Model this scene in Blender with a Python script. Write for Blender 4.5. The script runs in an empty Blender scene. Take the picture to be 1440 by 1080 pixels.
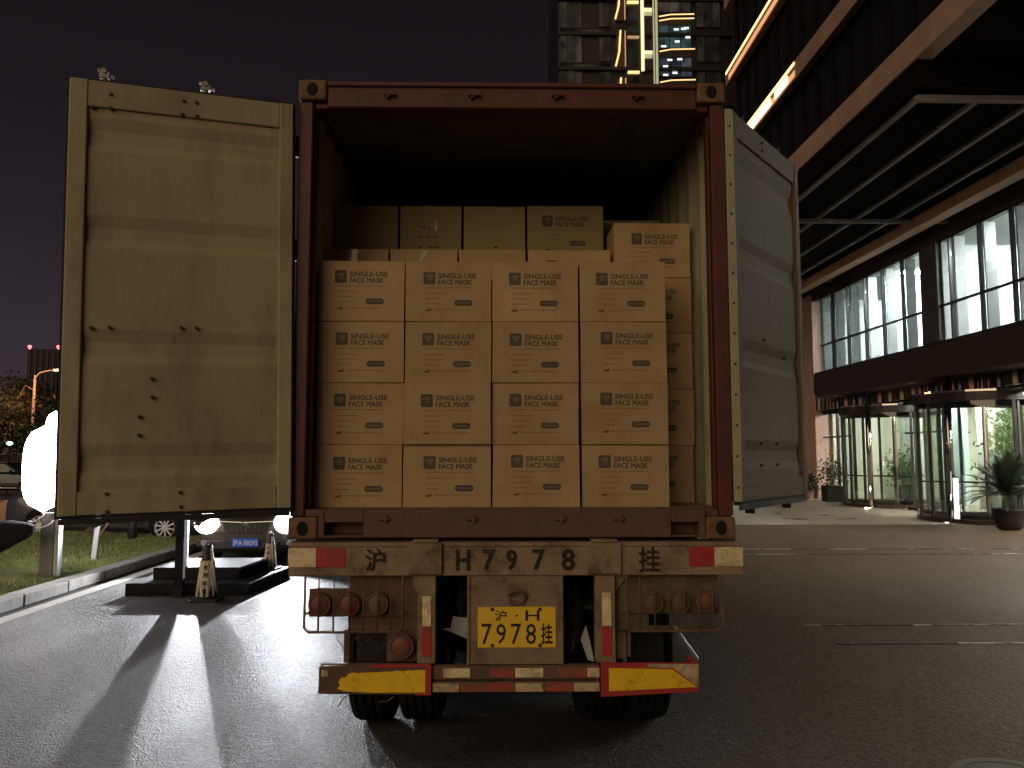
import bpy, bmesh, math, random
import numpy as np
from mathutils import Vector, Matrix, Quaternion
random.seed(7); rng = np.random.default_rng(7)
S = bpy.context.scene; C = S.collection; R = math.radians

# ------------------------------------------------------------------ camera, sky, sun, exposure
cam_d = bpy.data.cameras.new('camera'); cam = bpy.data.objects.new('camera', cam_d); C.objects.link(cam)
cam.location = (0, 0, 1.85); cam.rotation_euler = (R(90 + 5.05), 0, R(-1.0))
cam_d.sensor_width = 36; cam_d.lens = 1110 / 1440 * 36; cam_d.clip_start = .05; cam_d.clip_end = 3000
S.camera = cam
S.view_settings.view_transform = 'Standard'; S.view_settings.look = 'None'
S.view_settings.exposure = 0; S.view_settings.gamma = 1; S.view_settings.use_curve_mapping = False
S.render.engine = 'CYCLES'; S.cycles.use_denoising = True
S.cycles.max_bounces = 8; S.cycles.transparent_max_bounces = 16; S.cycles.caustics_reflective = False; S.cycles.caustics_refractive = False
S.cycles.sample_clamp_indirect = 4; S.cycles.blur_glossy = .5
SUNDIR = Vector((.53, .80, -.42)).normalized()
W = bpy.data.worlds.new('World'); S.world = W; W.use_nodes = True
wn, wl = W.node_tree.nodes, W.node_tree.links
bg = wn['Background']; tc = wn.new('ShaderNodeTexCoord'); sp = wn.new('ShaderNodeSeparateXYZ'); rp = wn.new('ShaderNodeValToRGB')
wl.new(tc.outputs['Generated'], sp.inputs[0]); wl.new(sp.outputs['Z'], rp.inputs[0])
rp.color_ramp.elements[0].position = 0; rp.color_ramp.elements[0].color = (.046, .036, .044, 1)
rp.color_ramp.elements[1].position = .55; rp.color_ramp.elements[1].color = (.0075, .0055, .0075, 1)
for p_, c_ in ((.10, (.036, .027, .035, 1)), (.24, (.021, .0155, .021, 1)), (.38, (.0115, .0088, .0115, 1))):
    e = rp.color_ramp.elements.new(p_); e.color = c_
wl.new(rp.outputs[0], bg.inputs[0]); bg.inputs[1].default_value = 1
sky = wn.new('ShaderNodeTexSky'); sky.sky_type = 'NISHITA'; sky.sun_disc = False
sky.sun_elevation = R(2); sky.sun_rotation = math.atan2(-SUNDIR.x, -SUNDIR.y)
bg2 = wn.new('ShaderNodeBackground'); bg2.inputs[1].default_value = .0006; wl.new(sky.outputs[0], bg2.inputs[0])
ad = wn.new('ShaderNodeAddShader'); wl.new(bg.outputs[0], ad.inputs[0]); wl.new(bg2.outputs[0], ad.inputs[1])
wl.new(ad.outputs[0], wn['World Output'].inputs[0])
sd = bpy.data.lights.new('sun', 'SUN'); sun = bpy.data.objects.new('sun', sd); C.objects.link(sun)
sd.energy = 1.0; sd.color = (1, .76, .48); sd.angle = R(55)
sun.rotation_euler = SUNDIR.to_track_quat('-Z', 'Y').to_euler(); sun.location = (-10, -16, 12)

# ------------------------------------------------------------------ materials
MATS = {}
def mat(name, col, rough=.6, metal=0., var=.12, vs=3., bump=0., bs=60., dirt=None, ds=5., dlo=.45, dhi=.65, spec=.5, coat=0., rvar=0., coord='Object', stretch=(1, 1, 1)):
    if name in MATS: return MATS[name]
    m = bpy.data.materials.new(name); m.use_nodes = True; MATS[name] = m
    n, l = m.node_tree.nodes, m.node_tree.links; b = n['Principled BSDF']
    b.inputs['Roughness'].default_value = rough; b.inputs['Metallic'].default_value = metal
    b.inputs['Specular IOR Level'].default_value = spec; b.inputs['Coat Weight'].default_value = coat
    t = n.new('ShaderNodeTexCoord'); oi = n.new('ShaderNodeObjectInfo')
    add = n.new('ShaderNodeVectorMath'); add.operation = 'MULTIPLY_ADD'
    l.new(t.outputs[coord], add.inputs[0]); add.inputs[1].default_value = stretch
    ml = n.new('ShaderNodeMath'); ml.operation = 'MULTIPLY'; ml.inputs[1].default_value = 37 if coord == 'Object' else 0
    l.new(oi.outputs['Random'], ml.inputs[0]); l.new(ml.outputs[0], add.inputs[2])
    nz = n.new('ShaderNodeTexNoise'); nz.inputs['Scale'].default_value = vs; nz.inputs['Detail'].default_value = 6; nz.inputs['Roughness'].default_value = .6
    l.new(add.outputs[0], nz.inputs['Vector'])
    mr = n.new('ShaderNodeMapRange'); mr.inputs[1].default_value = .3; mr.inputs[2].default_value = .7
    mr.inputs[3].default_value = 1 - var; mr.inputs[4].default_value = 1 + var
    l.new(nz.outputs[0], mr.inputs[0])
    if coord == 'Object':
        ov = n.new('ShaderNodeMath'); ov.operation = 'MULTIPLY_ADD'; ov.inputs[1].default_value = .2; ov.inputs[2].default_value = .90; l.new(oi.outputs['Random'], ov.inputs[0])
        om = n.new('ShaderNodeMath'); om.operation = 'MULTIPLY'; l.new(mr.outputs[0], om.inputs[0]); l.new(ov.outputs[0], om.inputs[1]); mr = om
    mx = n.new('ShaderNodeMix'); mx.data_type = 'RGBA'; mx.blend_type = 'MULTIPLY'; mx.inputs[0].default_value = 1
    mx.inputs['A'].default_value = (*col, 1); l.new(mr.outputs[0], mx.inputs['B'])
    out = mx.outputs['Result']
    if dirt:
        nd = n.new('ShaderNodeTexNoise'); nd.inputs['Scale'].default_value = ds; nd.inputs['Detail'].default_value = 9; nd.inputs['Roughness'].default_value = .7
        l.new(add.outputs[0], nd.inputs['Vector'])
        md = n.new('ShaderNodeMapRange'); md.inputs[1].default_value = dlo; md.inputs[2].default_value = dhi
        l.new(nd.outputs[0], md.inputs[0])
        m2 = n.new('ShaderNodeMix'); m2.data_type = 'RGBA'; m2.inputs['B'].default_value = (*dirt, 1)
        l.new(md.outputs[0], m2.inputs[0]); l.new(out, m2.inputs['A']); out = m2.outputs['Result']
    l.new(out, b.inputs['Base Color'])
    if rvar:
        mq = n.new('ShaderNodeMapRange'); mq.inputs[1].default_value = .3; mq.inputs[2].default_value = .7
        mq.inputs[3].default_value = rough - rvar; mq.inputs[4].default_value = rough + rvar
        l.new(nz.outputs[0], mq.inputs[0]); l.new(mq.outputs[0], b.inputs['Roughness'])
    if bump:
        nb = n.new('ShaderNodeTexNoise'); nb.inputs['Scale'].default_value = bs; nb.inputs['Detail'].default_value = 4
        l.new(add.outputs[0], nb.inputs['Vector'])
        bp = n.new('ShaderNodeBump'); bp.inputs['Strength'].default_value = bump; bp.inputs['Distance'].default_value = .01
        l.new(nb.outputs[0], bp.inputs['Height']); l.new(bp.outputs[0], b.inputs['Normal'])
    return m
def emit(name, col, s):
    if name in MATS: return MATS[name]
    m = bpy.data.materials.new(name); m.use_nodes = True; MATS[name] = m
    b = m.node_tree.nodes['Principled BSDF']; b.inputs['Base Color'].default_value = (.8, .8, .8, 1)
    b.inputs['Emission Color'].default_value = (*col, 1); b.inputs['Emission Strength'].default_value = s
    return m
def glass(name, tint=(1, 1, 1), refl=.12, rough=.03):
    if name in MATS: return MATS[name]
    m = bpy.data.materials.new(name); m.use_nodes = True; MATS[name] = m
    n, l = m.node_tree.nodes, m.node_tree.links; n.remove(n['Principled BSDF'])
    tr = n.new('ShaderNodeBsdfTransparent'); tr.inputs[0].default_value = (*tint, 1)
    gl = n.new('ShaderNodeBsdfGlossy'); gl.inputs['Roughness'].default_value = rough
    lw = n.new('ShaderNodeLayerWeight'); lw.inputs[0].default_value = .5
    pw = n.new('ShaderNodeMath'); pw.operation = 'POWER'; pw.inputs[1].default_value = 4.5; l.new(lw.outputs['Facing'], pw.inputs[0])
    ma = n.new('ShaderNodeMath'); ma.operation = 'MULTIPLY_ADD'; ma.inputs[1].default_value = .85; ma.inputs[2].default_value = refl * .5; l.new(pw.outputs[0], ma.inputs[0])
    ms = n.new('ShaderNodeMixShader'); l.new(ma.outputs[0], ms.inputs[0]); l.new(tr.outputs[0], ms.inputs[1]); l.new(gl.outputs[0], ms.inputs[2])
    l.new(ms.outputs[0], n['Material Output'].inputs[0])
    return m

cream = mat('cream_paint', (.385, .335, .21), .6, var=.14, vs=1.6, bump=.12, bs=24, dirt=(.17, .12, .07), ds=2.6, dlo=.5, dhi=.8, stretch=(1, 1, .32))
cream_shaded = mat('shaded_cream_paint', (.20, .135, .078), .7, var=.2, vs=1.6, bump=.12, bs=24, dirt=(.13, .095, .065), ds=3.2, dlo=.48, dhi=.8, stretch=(1, 1, .32), spec=.25)  # darkened cream, the right door's shade is put into the colour
cream_in = mat('cream_inner_paint', (.42, .40, .27), .6, var=.15, vs=2.5, dirt=(.14, .10, .06), ds=5, dlo=.5, dhi=.8, stretch=(1, 1, .4))
rust = mat('rust_red_paint', (.105, .026, .019), .6, var=.22, vs=4, bump=.2, bs=45, dirt=(.055, .026, .015), ds=7, dlo=.5, dhi=.7)
rustcast = mat('orange_rust_casting', (.21, .105, .06), .7, var=.3, vs=8, bump=.4, bs=60, dirt=(.12, .06, .035), ds=12)
rubber = mat('black_rubber', (.018, .017, .017), .7, bump=.2, bs=80)
card = mat('cardboard', (.46, .315, .168), .75, var=.07, vs=2.5, bump=.05, bs=90, dirt=(.36, .225, .11), ds=3.5, dlo=.42, dhi=.72)
card_olive = mat('cardboard_greenish', (.30, .235, .11), .75, var=.08, vs=2.5, bump=.05, bs=90)  # greener, darker cardboard tone for the cartons at the back
ink = mat('grey_ink', (.092, .078, .055), .8, var=.1, vs=30)
inkfaint = mat('faint_ink', (.27, .185, .095), .8, var=.15, vs=30)
tape = mat('clear_tape', (.40, .30, .17), .18, var=.2, vs=20, bump=.8, bs=25, coat=.6)
mud = mat('mud_brown_steel', (.37, .26, .175), .85, var=.28, vs=5, bump=.5, bs=70, dirt=(.13, .085, .055), ds=5, dlo=.40, dhi=.64)
mudred = mat('muddy_red_steel', (.17, .09, .065), .75, var=.25, vs=5, bump=.4, bs=70, dirt=(.10, .065, .04), ds=7)
under = mat('underframe_black', (.03, .025, .02), .8, var=.4, vs=6, bump=.5, bs=40)
black = mat('stencil_black', (.018, .017, .016), .8, dirt=(.15, .10, .06), ds=30, dlo=.58, dhi=.75)
pale = mat('pale_reflector', (.88, .74, .46), .45, var=.12, vs=30, dirt=(.34, .22, .12), ds=11, dlo=.46, dhi=.72)
redr = mat('red_reflector', (.52, .03, .035), .5, var=.15, vs=25, dirt=(.19, .07, .045), ds=8, dlo=.44, dhi=.72)
redfade = mat('faded_red_reflector', (.42, .07, .06), .6, var=.2, vs=20, dirt=(.15, .09, .055), ds=9, dlo=.4, dhi=.7)
palefade = mat('faded_pale_reflector', (.55, .43, .25), .6, var=.15, vs=20, dirt=(.17, .12, .07), ds=9)
yel = mat('yellow_board', (.95, .60, .02), .5, var=.12, vs=10, dirt=(.34, .17, .04), ds=9, dlo=.54, dhi=.70)
ply = mat('yellow_plate', (1.0, .64, .05), .45, var=.06, vs=10, dirt=(.4, .22, .05), ds=9, dlo=.64, dhi=.8)
redl = mat('red_lens', (.20, .028, .03), .55, var=.2, vs=30, dirt=(.16, .09, .06), ds=14, dlo=.4, dhi=.65)
aml = mat('dusty_lens', (.18, .11, .075), .7, var=.15, vs=30, dirt=(.14, .09, .05), ds=15)
galv = mat('galvanised', (.42, .42, .44), .4, metal=.8, var=.1, vs=8)
steel = mat('polished_steel', (.62, .58, .55), .09, metal=1., var=.05)
darksteel = mat('bronze_frame', (.035, .03, .028), .35, metal=.3)
def brickmat(name, c1, c2, mortar, rough, sx, sy, bump=.35, nb=60, squash=1.):
    m = mat(name, (1, 1, 1), rough, var=.22, vs=.9, coord='Object', rvar=.10)
    n, l = m.node_tree.nodes, m.node_tree.links; b = n['Principled BSDF']
    src = b.inputs['Base Color'].links[0].from_socket
    t = n.new('ShaderNodeTexCoord'); br = n.new('ShaderNodeTexBrick'); l.new(t.outputs['Object'], br.inputs['Vector'])
    br.inputs['Color1'].default_value = (*c1, 1); br.inputs['Color2'].default_value = (*c2, 1); br.inputs['Mortar'].default_value = (*mortar, 1)
    br.inputs['Scale'].default_value = 1; br.inputs['Brick Width'].default_value = sx; br.inputs['Row Height'].default_value = sy; br.inputs['Mortar Size'].default_value = .006
    mx = n.new('ShaderNodeMix'); mx.data_type = 'RGBA'; mx.blend_type = 'MULTIPLY'; mx.inputs[0].default_value = 1
    l.new(src, mx.inputs['A']); l.new(br.outputs['Color'], mx.inputs['B']); l.new(mx.outputs['Result'], b.inputs['Base Color'])
    nz = n.new('ShaderNodeTexNoise'); nz.inputs['Scale'].default_value = nb; l.new(t.outputs['Object'], nz.inputs['Vector'])
    ms = n.new('ShaderNodeMath'); ms.operation = 'MULTIPLY_ADD'; ms.inputs[1].default_value = -.8; l.new(br.outputs['Fac'], ms.inputs[0]); l.new(nz.outputs[0], ms.inputs[2])
    bp = n.new('ShaderNodeBump'); bp.inputs['Strength'].default_value = bump; bp.inputs['Distance'].default_value = .008
    l.new(ms.outputs[0], bp.inputs['Height']); l.new(bp.outputs[0], b.inputs['Normal'])
    return m
def asphalt_mat():
    m = mat('asphalt', (.088, .083, .084), .52, var=.28, vs=.55, rvar=.08, dirt=(.05, .046, .046), ds=.8, dlo=.47, dhi=.66, stretch=(1, .38, 1))
    n, l = m.node_tree.nodes, m.node_tree.links; b = n['Principled BSDF']; t = n.new('ShaderNodeTexCoord')
    src = b.inputs['Base Color'].links[0].from_socket
    g = n.new('ShaderNodeNewGeometry'); sx = n.new('ShaderNodeSeparateXYZ'); l.new(g.outputs['Position'], sx.inputs[0])
    wn_ = n.new('ShaderNodeTexNoise'); wn_.inputs['Scale'].default_value = .35; wn_.inputs['Detail'].default_value = 4; l.new(g.outputs['Position'], wn_.inputs[0])
    wa = n.new('ShaderNodeMath'); wa.operation = 'MULTIPLY_ADD'; wa.inputs[1].default_value = 4; l.new(wn_.outputs[0], wa.inputs[0]); l.new(sx.outputs['X'], wa.inputs[2])
    wm = n.new('ShaderNodeMapRange'); wm.interpolation_type = 'SMOOTHSTEP'; wm.inputs[1].default_value = 1.2; wm.inputs[2].default_value = 5.0; l.new(wa.outputs[0], wm.inputs[0])
    worn = n.new('ShaderNodeMix'); worn.data_type = 'RGBA'; worn.inputs['B'].default_value = (.14, .092, .06, 1); l.new(wm.outputs[0], worn.inputs[0]); l.new(src, worn.inputs['A']); src = worn.outputs['Result']
    sm_ = n.new('ShaderNodeMapRange'); sm_.inputs[3].default_value = .5; sm_.inputs[4].default_value = .10; l.new(wm.outputs[0], sm_.inputs[0]); l.new(sm_.outputs[0], b.inputs['Specular IOR Level'])
    v = n.new('ShaderNodeTexVoronoi'); v.inputs['Scale'].default_value = 55; l.new(t.outputs['Object'], v.inputs['Vector'])
    mr = n.new('ShaderNodeMapRange'); mr.inputs[1].default_value = 0; mr.inputs[2].default_value = 1; mr.inputs[3].default_value = .55; mr.inputs[4].default_value = 1.5
    sepc = n.new('ShaderNodeSeparateColor'); l.new(v.outputs['Color'], sepc.inputs[0]); l.new(sepc.outputs[0], mr.inputs[0])
    mx = n.new('ShaderNodeMix'); mx.data_type = 'RGBA'; mx.blend_type = 'MULTIPLY'; mx.inputs[0].default_value = 1
    l.new(src, mx.inputs['A']); l.new(mr.outputs[0], mx.inputs['B']); l.new(mx.outputs['Result'], b.inputs['Base Color'])
    v2 = n.new('ShaderNodeTexVoronoi'); v2.inputs['Scale'].default_value = 75; l.new(t.outputs['Object'], v2.inputs['Vector'])
    nz = n.new('ShaderNodeTexNoise'); nz.inputs['Scale'].default_value = 16; nz.inputs['Detail'].default_value = 9; nz.inputs['Roughness'].default_value = .68; l.new(t.outputs['Object'], nz.inputs['Vector'])
    s1 = n.new('ShaderNodeMath'); s1.operation = 'MULTIPLY_ADD'; s1.inputs[1].default_value = 2.6; l.new(nz.outputs[0], s1.inputs[0]); l.new(v2.outputs['Distance'], s1.inputs[2])
    bp = n.new('ShaderNodeBump'); bp.inputs['Strength'].default_value = 1; bp.inputs['Distance'].default_value = .022
    bs_ = n.new('ShaderNodeMapRange'); bs_.inputs[3].default_value = 1; bs_.inputs[4].default_value = .3; l.new(wm.outputs[0], bs_.inputs[0]); l.new(bs_.outputs[0], bp.inputs['Strength'])
    l.new(s1.outputs[0], bp.inputs['Height']); l.new(bp.outputs[0], b.inputs['Normal'])
    return m

# ------------------------------------------------------------------ mesh building
class MB:
    def __init__(s, o=(0, 0, 0)): s.v = []; s.f = []; s.m = []; s.o = Vector(o); s.k = 0; s.M = None
    def add(s, vs, fs):
        b = len(s.v)
        for p in vs:
            p = Vector(p)
            if s.M is not None: p = s.M @ p
            s.v.append(p - s.o)
        for f in fs: s.f.append(tuple(b + i for i in f)); s.m.append(s.k)
        return s
    def box(s, x0, x1, y0, y1, z0, z1):
        if x0 > x1: x0, x1 = x1, x0
        if y0 > y1: y0, y1 = y1, y0
        if z0 > z1: z0, z1 = z1, z0
        return s.add([(x0, y0, z0), (x1, y0, z0), (x1, y1, z0), (x0, y1, z0), (x0, y0, z1), (x1, y0, z1), (x1, y1, z1), (x0, y1, z1)],
                     [(0, 3, 2, 1), (4, 5, 6, 7), (0, 1, 5, 4), (1, 2, 6, 5), (2, 3, 7, 6), (3, 0, 4, 7)])
    def bar(s, p0, p1, w, h=None, up=(0, 0, 1)):
        h = h or w; p0 = Vector(p0); p1 = Vector(p1); d = (p1 - p0).normalized(); u = Vector(up)
        if abs(d.dot(u)) > .98: u = Vector((0, 1, 0))
        r = d.cross(u).normalized(); u = r.cross(d); vs = []
        for p in (p0, p1):
            for a, c in ((-1, -1), (1, -1), (1, 1), (-1, 1)): vs.append(p + r * a * w / 2 + u * c * h / 2)
        return s.add(vs, [(3, 2, 1, 0), (4, 5, 6, 7), (0, 1, 5, 4), (1, 2, 6, 5), (2, 3, 7, 6), (3, 0, 4, 7)])
    def cyl(s, p0, p1, r0, r1=None, n=16, cap=True):
        r1 = r0 if r1 is None else r1; p0 = Vector(p0); p1 = Vector(p1); d = (p1 - p0).normalized()
        a = d.orthogonal().normalized(); b = d.cross(a); vs = []
        for p, r in ((p0, r0), (p1, r1)):
            for i in range(n): t = 2 * math.pi * i / n; vs.append(p + a * r * math.cos(t) + b * r * math.sin(t))
        fs = [(i, (i + 1) % n, n + (i + 1) % n, n + i) for i in range(n)]
        if cap: fs += [tuple(range(n - 1, -1, -1)), tuple(range(n, 2 * n))]
        return s.add(vs, fs)
    def tube(s, pts, r, n=8):
        pts = [Vector(p) for p in pts]; vs = []; ref = None; rs = r if hasattr(r, '__len__') else [r] * len(pts)
        for i, p in enumerate(pts):
            d = (pts[min(i + 1, len(pts) - 1)] - pts[max(i - 1, 0)]).normalized()
            if ref is None: ref = d.orthogonal().normalized()
            a = (ref - d * ref.dot(d)).normalized(); ref = a; b = d.cross(a)
            for k in range(n): t = 2 * math.pi * k / n; vs.append(p + (a * math.cos(t) + b * math.sin(t)) * rs[i])
        fs = [(i * n + k, i * n + (k + 1) % n, (i + 1) * n + (k + 1) % n, (i + 1) * n + k) for i in range(len(pts) - 1) for k in range(n)]
        fs += [tuple(range(n - 1, -1, -1)), tuple(range((len(pts) - 1) * n, len(pts) * n))]
        return s.add(vs, fs)
    def lathe(s, prof, c=(0, 0, 0), n=24, sq=None):   # prof: (r, z) bottom to top around Z
        c = Vector(c); vs = []
        for r, z in prof:
            for i in range(n):
                t = 2 * math.pi * i / n; vs.append(c + Vector((r * math.cos(t), r * math.sin(t), z)))
        k = len(prof)
        fs = [(j * n + i, j * n + (i + 1) % n, (j + 1) * n + (i + 1) % n, (j + 1) * n + i) for j in range(k - 1) for i in range(n)]
        fs += [tuple(range(n - 1, -1, -1)), tuple(range((k - 1) * n, k * n))]
        return s.add(vs, fs)
    def prism(s, poly, y0, y1, axis='y'):     # polygon in XZ extruded along y (or the named axis)
        n = len(poly); vs = []
        for t in (y0, y1):
            for a, b in poly:
                vs.append({'y': (a, t, b), 'z': (a, b, t), 'x': (t, a, b)}[axis])
        fs = [(i, (i + 1) % n, n + (i + 1) % n, n + i) for i in range(n)] + [tuple(range(n - 1, -1, -1)), tuple(range(n, 2 * n))]
        return s.add(vs, fs)
    def text(s, txt, x, y, z, h, w=None, bold=0., dpt=.0012, stretch=None):   # lettering in the XZ plane facing -Y, centred
        vs, fs = glyphs(txt, bold)
        xs = [v[0] for v in vs]; ys = [v[1] for v in vs]
        x0, x1, y0, y1 = min(xs), max(xs), min(ys), max(ys); k = h / (y1 - y0); kx = (w / (x1 - x0)) if w else k
        n = len(vs); out = [(x + (v[0] - (x0 + x1) / 2) * kx, y, z + (v[1] - (y0 + y1) / 2) * k) for v in vs]
        return s.add(out, fs)
    def build(s, name, m, parent=None, bevel=0., smooth=False, seg=1, loc=None, rot=None):
        me = bpy.data.meshes.new(name); me.from_pydata([tuple(p) for p in s.v], [], s.f)
        ms = m if isinstance(m, (list, tuple)) else [m]
        for q in ms: me.materials.append(q)
        if len(ms) > 1: me.polygons.foreach_set('material_index', s.m)
        bm = bmesh.new(); bm.from_mesh(me)
        if not getattr(s, 'flat', False): bmesh.ops.recalc_face_normals(bm, faces=bm.faces)
        bm.to_mesh(me); bm.free()
        if smooth: me.polygons.foreach_set('use_smooth', [True] * len(me.polygons))
        me.update()
        o = bpy.data.objects.new(name, me); C.objects.link(o)
        if parent: o.parent = parent
        if loc is not None: o.location = loc
        elif parent is None: o.location = s.o
        if rot is not None: o.rotation_euler = rot
        if bevel:
            b = o.modifiers.new('bevel', 'BEVEL'); b.width = bevel; b.segments = seg; b.limit_method = 'ANGLE'; b.angle_limit = R(40)
        return o
GL = {}
def glyphs(txt, bold):
    if 'M' in txt: bold = 0.
    k = (txt, bold)
    if k in GL: return GL[k]
    cu = bpy.data.curves.new('lettering', 'FONT'); cu.body = txt; cu.size = 1; cu.offset = bold; cu.resolution_u = 2; cu.fill_mode = 'FRONT'
    o = bpy.data.objects.new('lettering', cu); C.objects.link(o)
    dg = bpy.context.evaluated_depsgraph_get(); dg.update(); me = bpy.data.meshes.new_from_object(o.evaluated_get(dg))
    r = ([tuple(v.co) for v in me.vertices], [tuple(p.vertices) for p in me.polygons])
    bpy.data.objects.remove(o); bpy.data.curves.remove(cu); bpy.data.meshes.remove(me)
    GL[k] = r; return r
def tag(o, label=None, cat=None, group=None, kind=None):
    if label: o['label'] = label
    if cat: o['category'] = cat
    if group: o['group'] = group
    if kind: o['kind'] = kind
    return o
def empty(name, loc, rz=0., **k):
    o = bpy.data.objects.new(name, None); C.objects.link(o); o.location = loc; o.rotation_euler = (0, 0, rz); o.empty_display_size = .2
    return tag(o, **k)
def copy_tree(o, parent=None):
    c = o.copy(); C.objects.link(c)
    if parent: c.parent = parent
    for ch in list(o.children): copy_tree(ch, c)
    return c

# ------------------------------------------------------------------ ground
asph = asphalt_mat()
def sheet(name, x0, x1, y0, y1, z, m, nx=1):
    mb = MB(((x0 + x1) / 2, (y0 + y1) / 2, z)); mb.flat = True
    mb.add([(x0, y0, z), (x1, y0, z), (x1, y1, z), (x0, y1, z)], [(0, 1, 2, 3)])
    return tag(mb.build(name, m), kind='structure')
earth = mat('dark_earth', (.045, .04, .035), .9, var=.3, vs=.3)
sheet('ground', -900, 900, -60, 1500, -.03, earth)
sheet('road', -5.62, 13.3, -12, 20.8, 0, asph); sheet('rear_road', -5.62, .6, 20.8, 60, 0, asph)
gran = brickmat('pale_granite_paving', (.46, .39, .31), (.40, .34, .27), (.12, .10, .08), .35, .9, .6, bump=.04)
sheet('forecourt_paving', .6, 13.3, 20.8, 60, 0, gran)
far_road = mat('far_asphalt', (.07, .066, .07), .5, var=.2, vs=.2)
sheet('far_road', -90, -5.62, 20.0, 33, -.005, far_road)
grm = mat('lawn_soil', (.13, .135, .05), .95, var=.3, vs=1.2, bump=.4, bs=30, dirt=(.085, .05, .03), ds=.5, dlo=.55, dhi=.7)
# lawn: gently mounded sheet
def lawn_h(x, y): return .10 + .10 * min(1, max(0, (-6.1 - x) / 3)) + .03 * math.sin(x * 1.3) * math.sin(y * .9) * min(1, (-6.1 - x) / 1)
mb = MB((-12, 10, 0)); nx, ny = 40, 40; vs = []; fs = []
for j in range(ny + 1):
    for i in range(nx + 1):
        x = -6.08 - 22 * (i / nx) ** 1.5; y = -4 + 21.5 * j / ny; vs.append((x, y, lawn_h(x, y)))
for j in range(ny):
    for i in range(nx): a = j * (nx + 1) + i; fs.append((a, a + 1, a + nx + 2, a + nx + 1))
mb.add(vs, fs); tag(mb.build('lawn', grm, smooth=True), kind='structure')
# grass blades
NB = 60000
gx = -6.12 - 8 * rng.random(NB) ** 1.6; gy = 8.5 + 8.6 * rng.random(NB)
keep = ~((gx < -6.5) & (gx > -7.9) & (gy > 10.9) & (gy < 12.2) & (rng.random(NB) < .9)); gx, gy = gx[keep], gy[keep]; NB = len(gx)
gz = .10 + .10 * np.clip((-6.1 - gx) / 3, 0, 1) + .03 * np.sin(gx * 1.3) * np.sin(gy * .9) * np.minimum(1, (-6.1 - gx))
a = rng.random(NB) * 6.28; hgt = .025 + .035 * rng.random(NB); wd = .004 + .004 * rng.random(NB); lx = (rng.random(NB) - .5) * .04; ly = (rng.random(NB) - .5) * .04
V = np.empty((NB, 3, 3)); V[:, 0] = np.c_[gx - np.cos(a) * wd, gy - np.sin(a) * wd, gz - .004]; V[:, 1] = np.c_[gx + np.cos(a) * wd, gy + np.sin(a) * wd, gz - .004]; V[:, 2] = np.c_[gx + lx, gy + ly, gz + hgt]
me = bpy.data.meshes.new('grass'); me.from_pydata(V.reshape(-1, 3).tolist(), [], np.arange(NB * 3).reshape(-1, 3).tolist())
me.materials.append(mat('grass_blade', (.23, .27, .09), .6, var=.35, vs=2.5)); go = bpy.data.objects.new('grass', me); C.objects.link(go)
tag(go, 'short green grass growing on the lawn behind the kerb', 'grass', kind='stuff')
# kerb stones, gutter band
kerbm = mat('kerb_concrete', (.30, .28, .26), .75, var=.18, vs=5, bump=.3, bs=60, dirt=(.12, .11, .10), ds=4, dlo=.5, dhi=.8)
KR = empty('kerb', (-5.95, 0, 0), kind='structure')
kmb = MB(); kmb.box(-.13, .13, .006, .994, -.02, .13); k0 = None
for i in range(26):
    if k0 is None: k0 = kmb.build('kerb_stone', kerbm, KR, bevel=.015, seg=2); o = k0
    else: o = k0.copy(); C.objects.link(o)
    o.parent = KR; o.location = (random.uniform(-.004, .004), -8 + i, random.uniform(-.003, .003))
gut = mat('gutter_line', (.50, .48, .44), .7, var=.15, vs=5, dirt=(.2, .19, .18), ds=5, dlo=.5, dhi=.8)
sheet('gutter_line', -5.62, -5.42, -8, 18, .004, gut)
# drain channels with steel edge rails
for y0, y1 in ((14.68, 15.46), (7.83, 8.66)):
    D = empty('drain_channel', (8.2, (y0 + y1) / 2, 0), label='', cat=None)
    D['label'] = 'steel edged drain channel across the dark paving near the building doors' if y0 > 10 else 'steel edged drain channel across the dark paving in the foreground on the right'
    if y0 < 10: D['label'] = 'steel edged drain channel across the open dark paving beside the trailer'
    D['category'] = 'drain'; D['group'] = 'drain channels across the plaza'
    for y in (y0, y1):
        x = 3.3
        while x < 13:
            L = 1.18; r_ = MB((8.2, (y0 + y1) / 2, 0)); r_.box(x, min(x + L, 13.2), y - .018, y + .018, .001, .010)
            r_.build('edge_rail', mat('rail_steel_glint', (.75, .72, .68), .4, metal=.2, dirt=(.09, .075, .06), ds=1.4, dlo=.40, dhi=.50), D); x += L + .02  # glint is painted: pale colour broken into dashes by dark noise
mh = MB(); mh.lathe([(.33, .001), (.33, .010), (.30, .012), (.27, .010), (.27, .006), (.01, .007)], (0, 0, 0), 40)
mo = mh.build('manhole_cover', mat('cast_iron', (.20, .18, .15), .5, metal=.5, bump=.4, bs=60), loc=(2.93, 4.60, 0))
tag(mo, 'round iron manhole cover in the dark paving near the bottom right corner', 'manhole cover')

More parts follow.
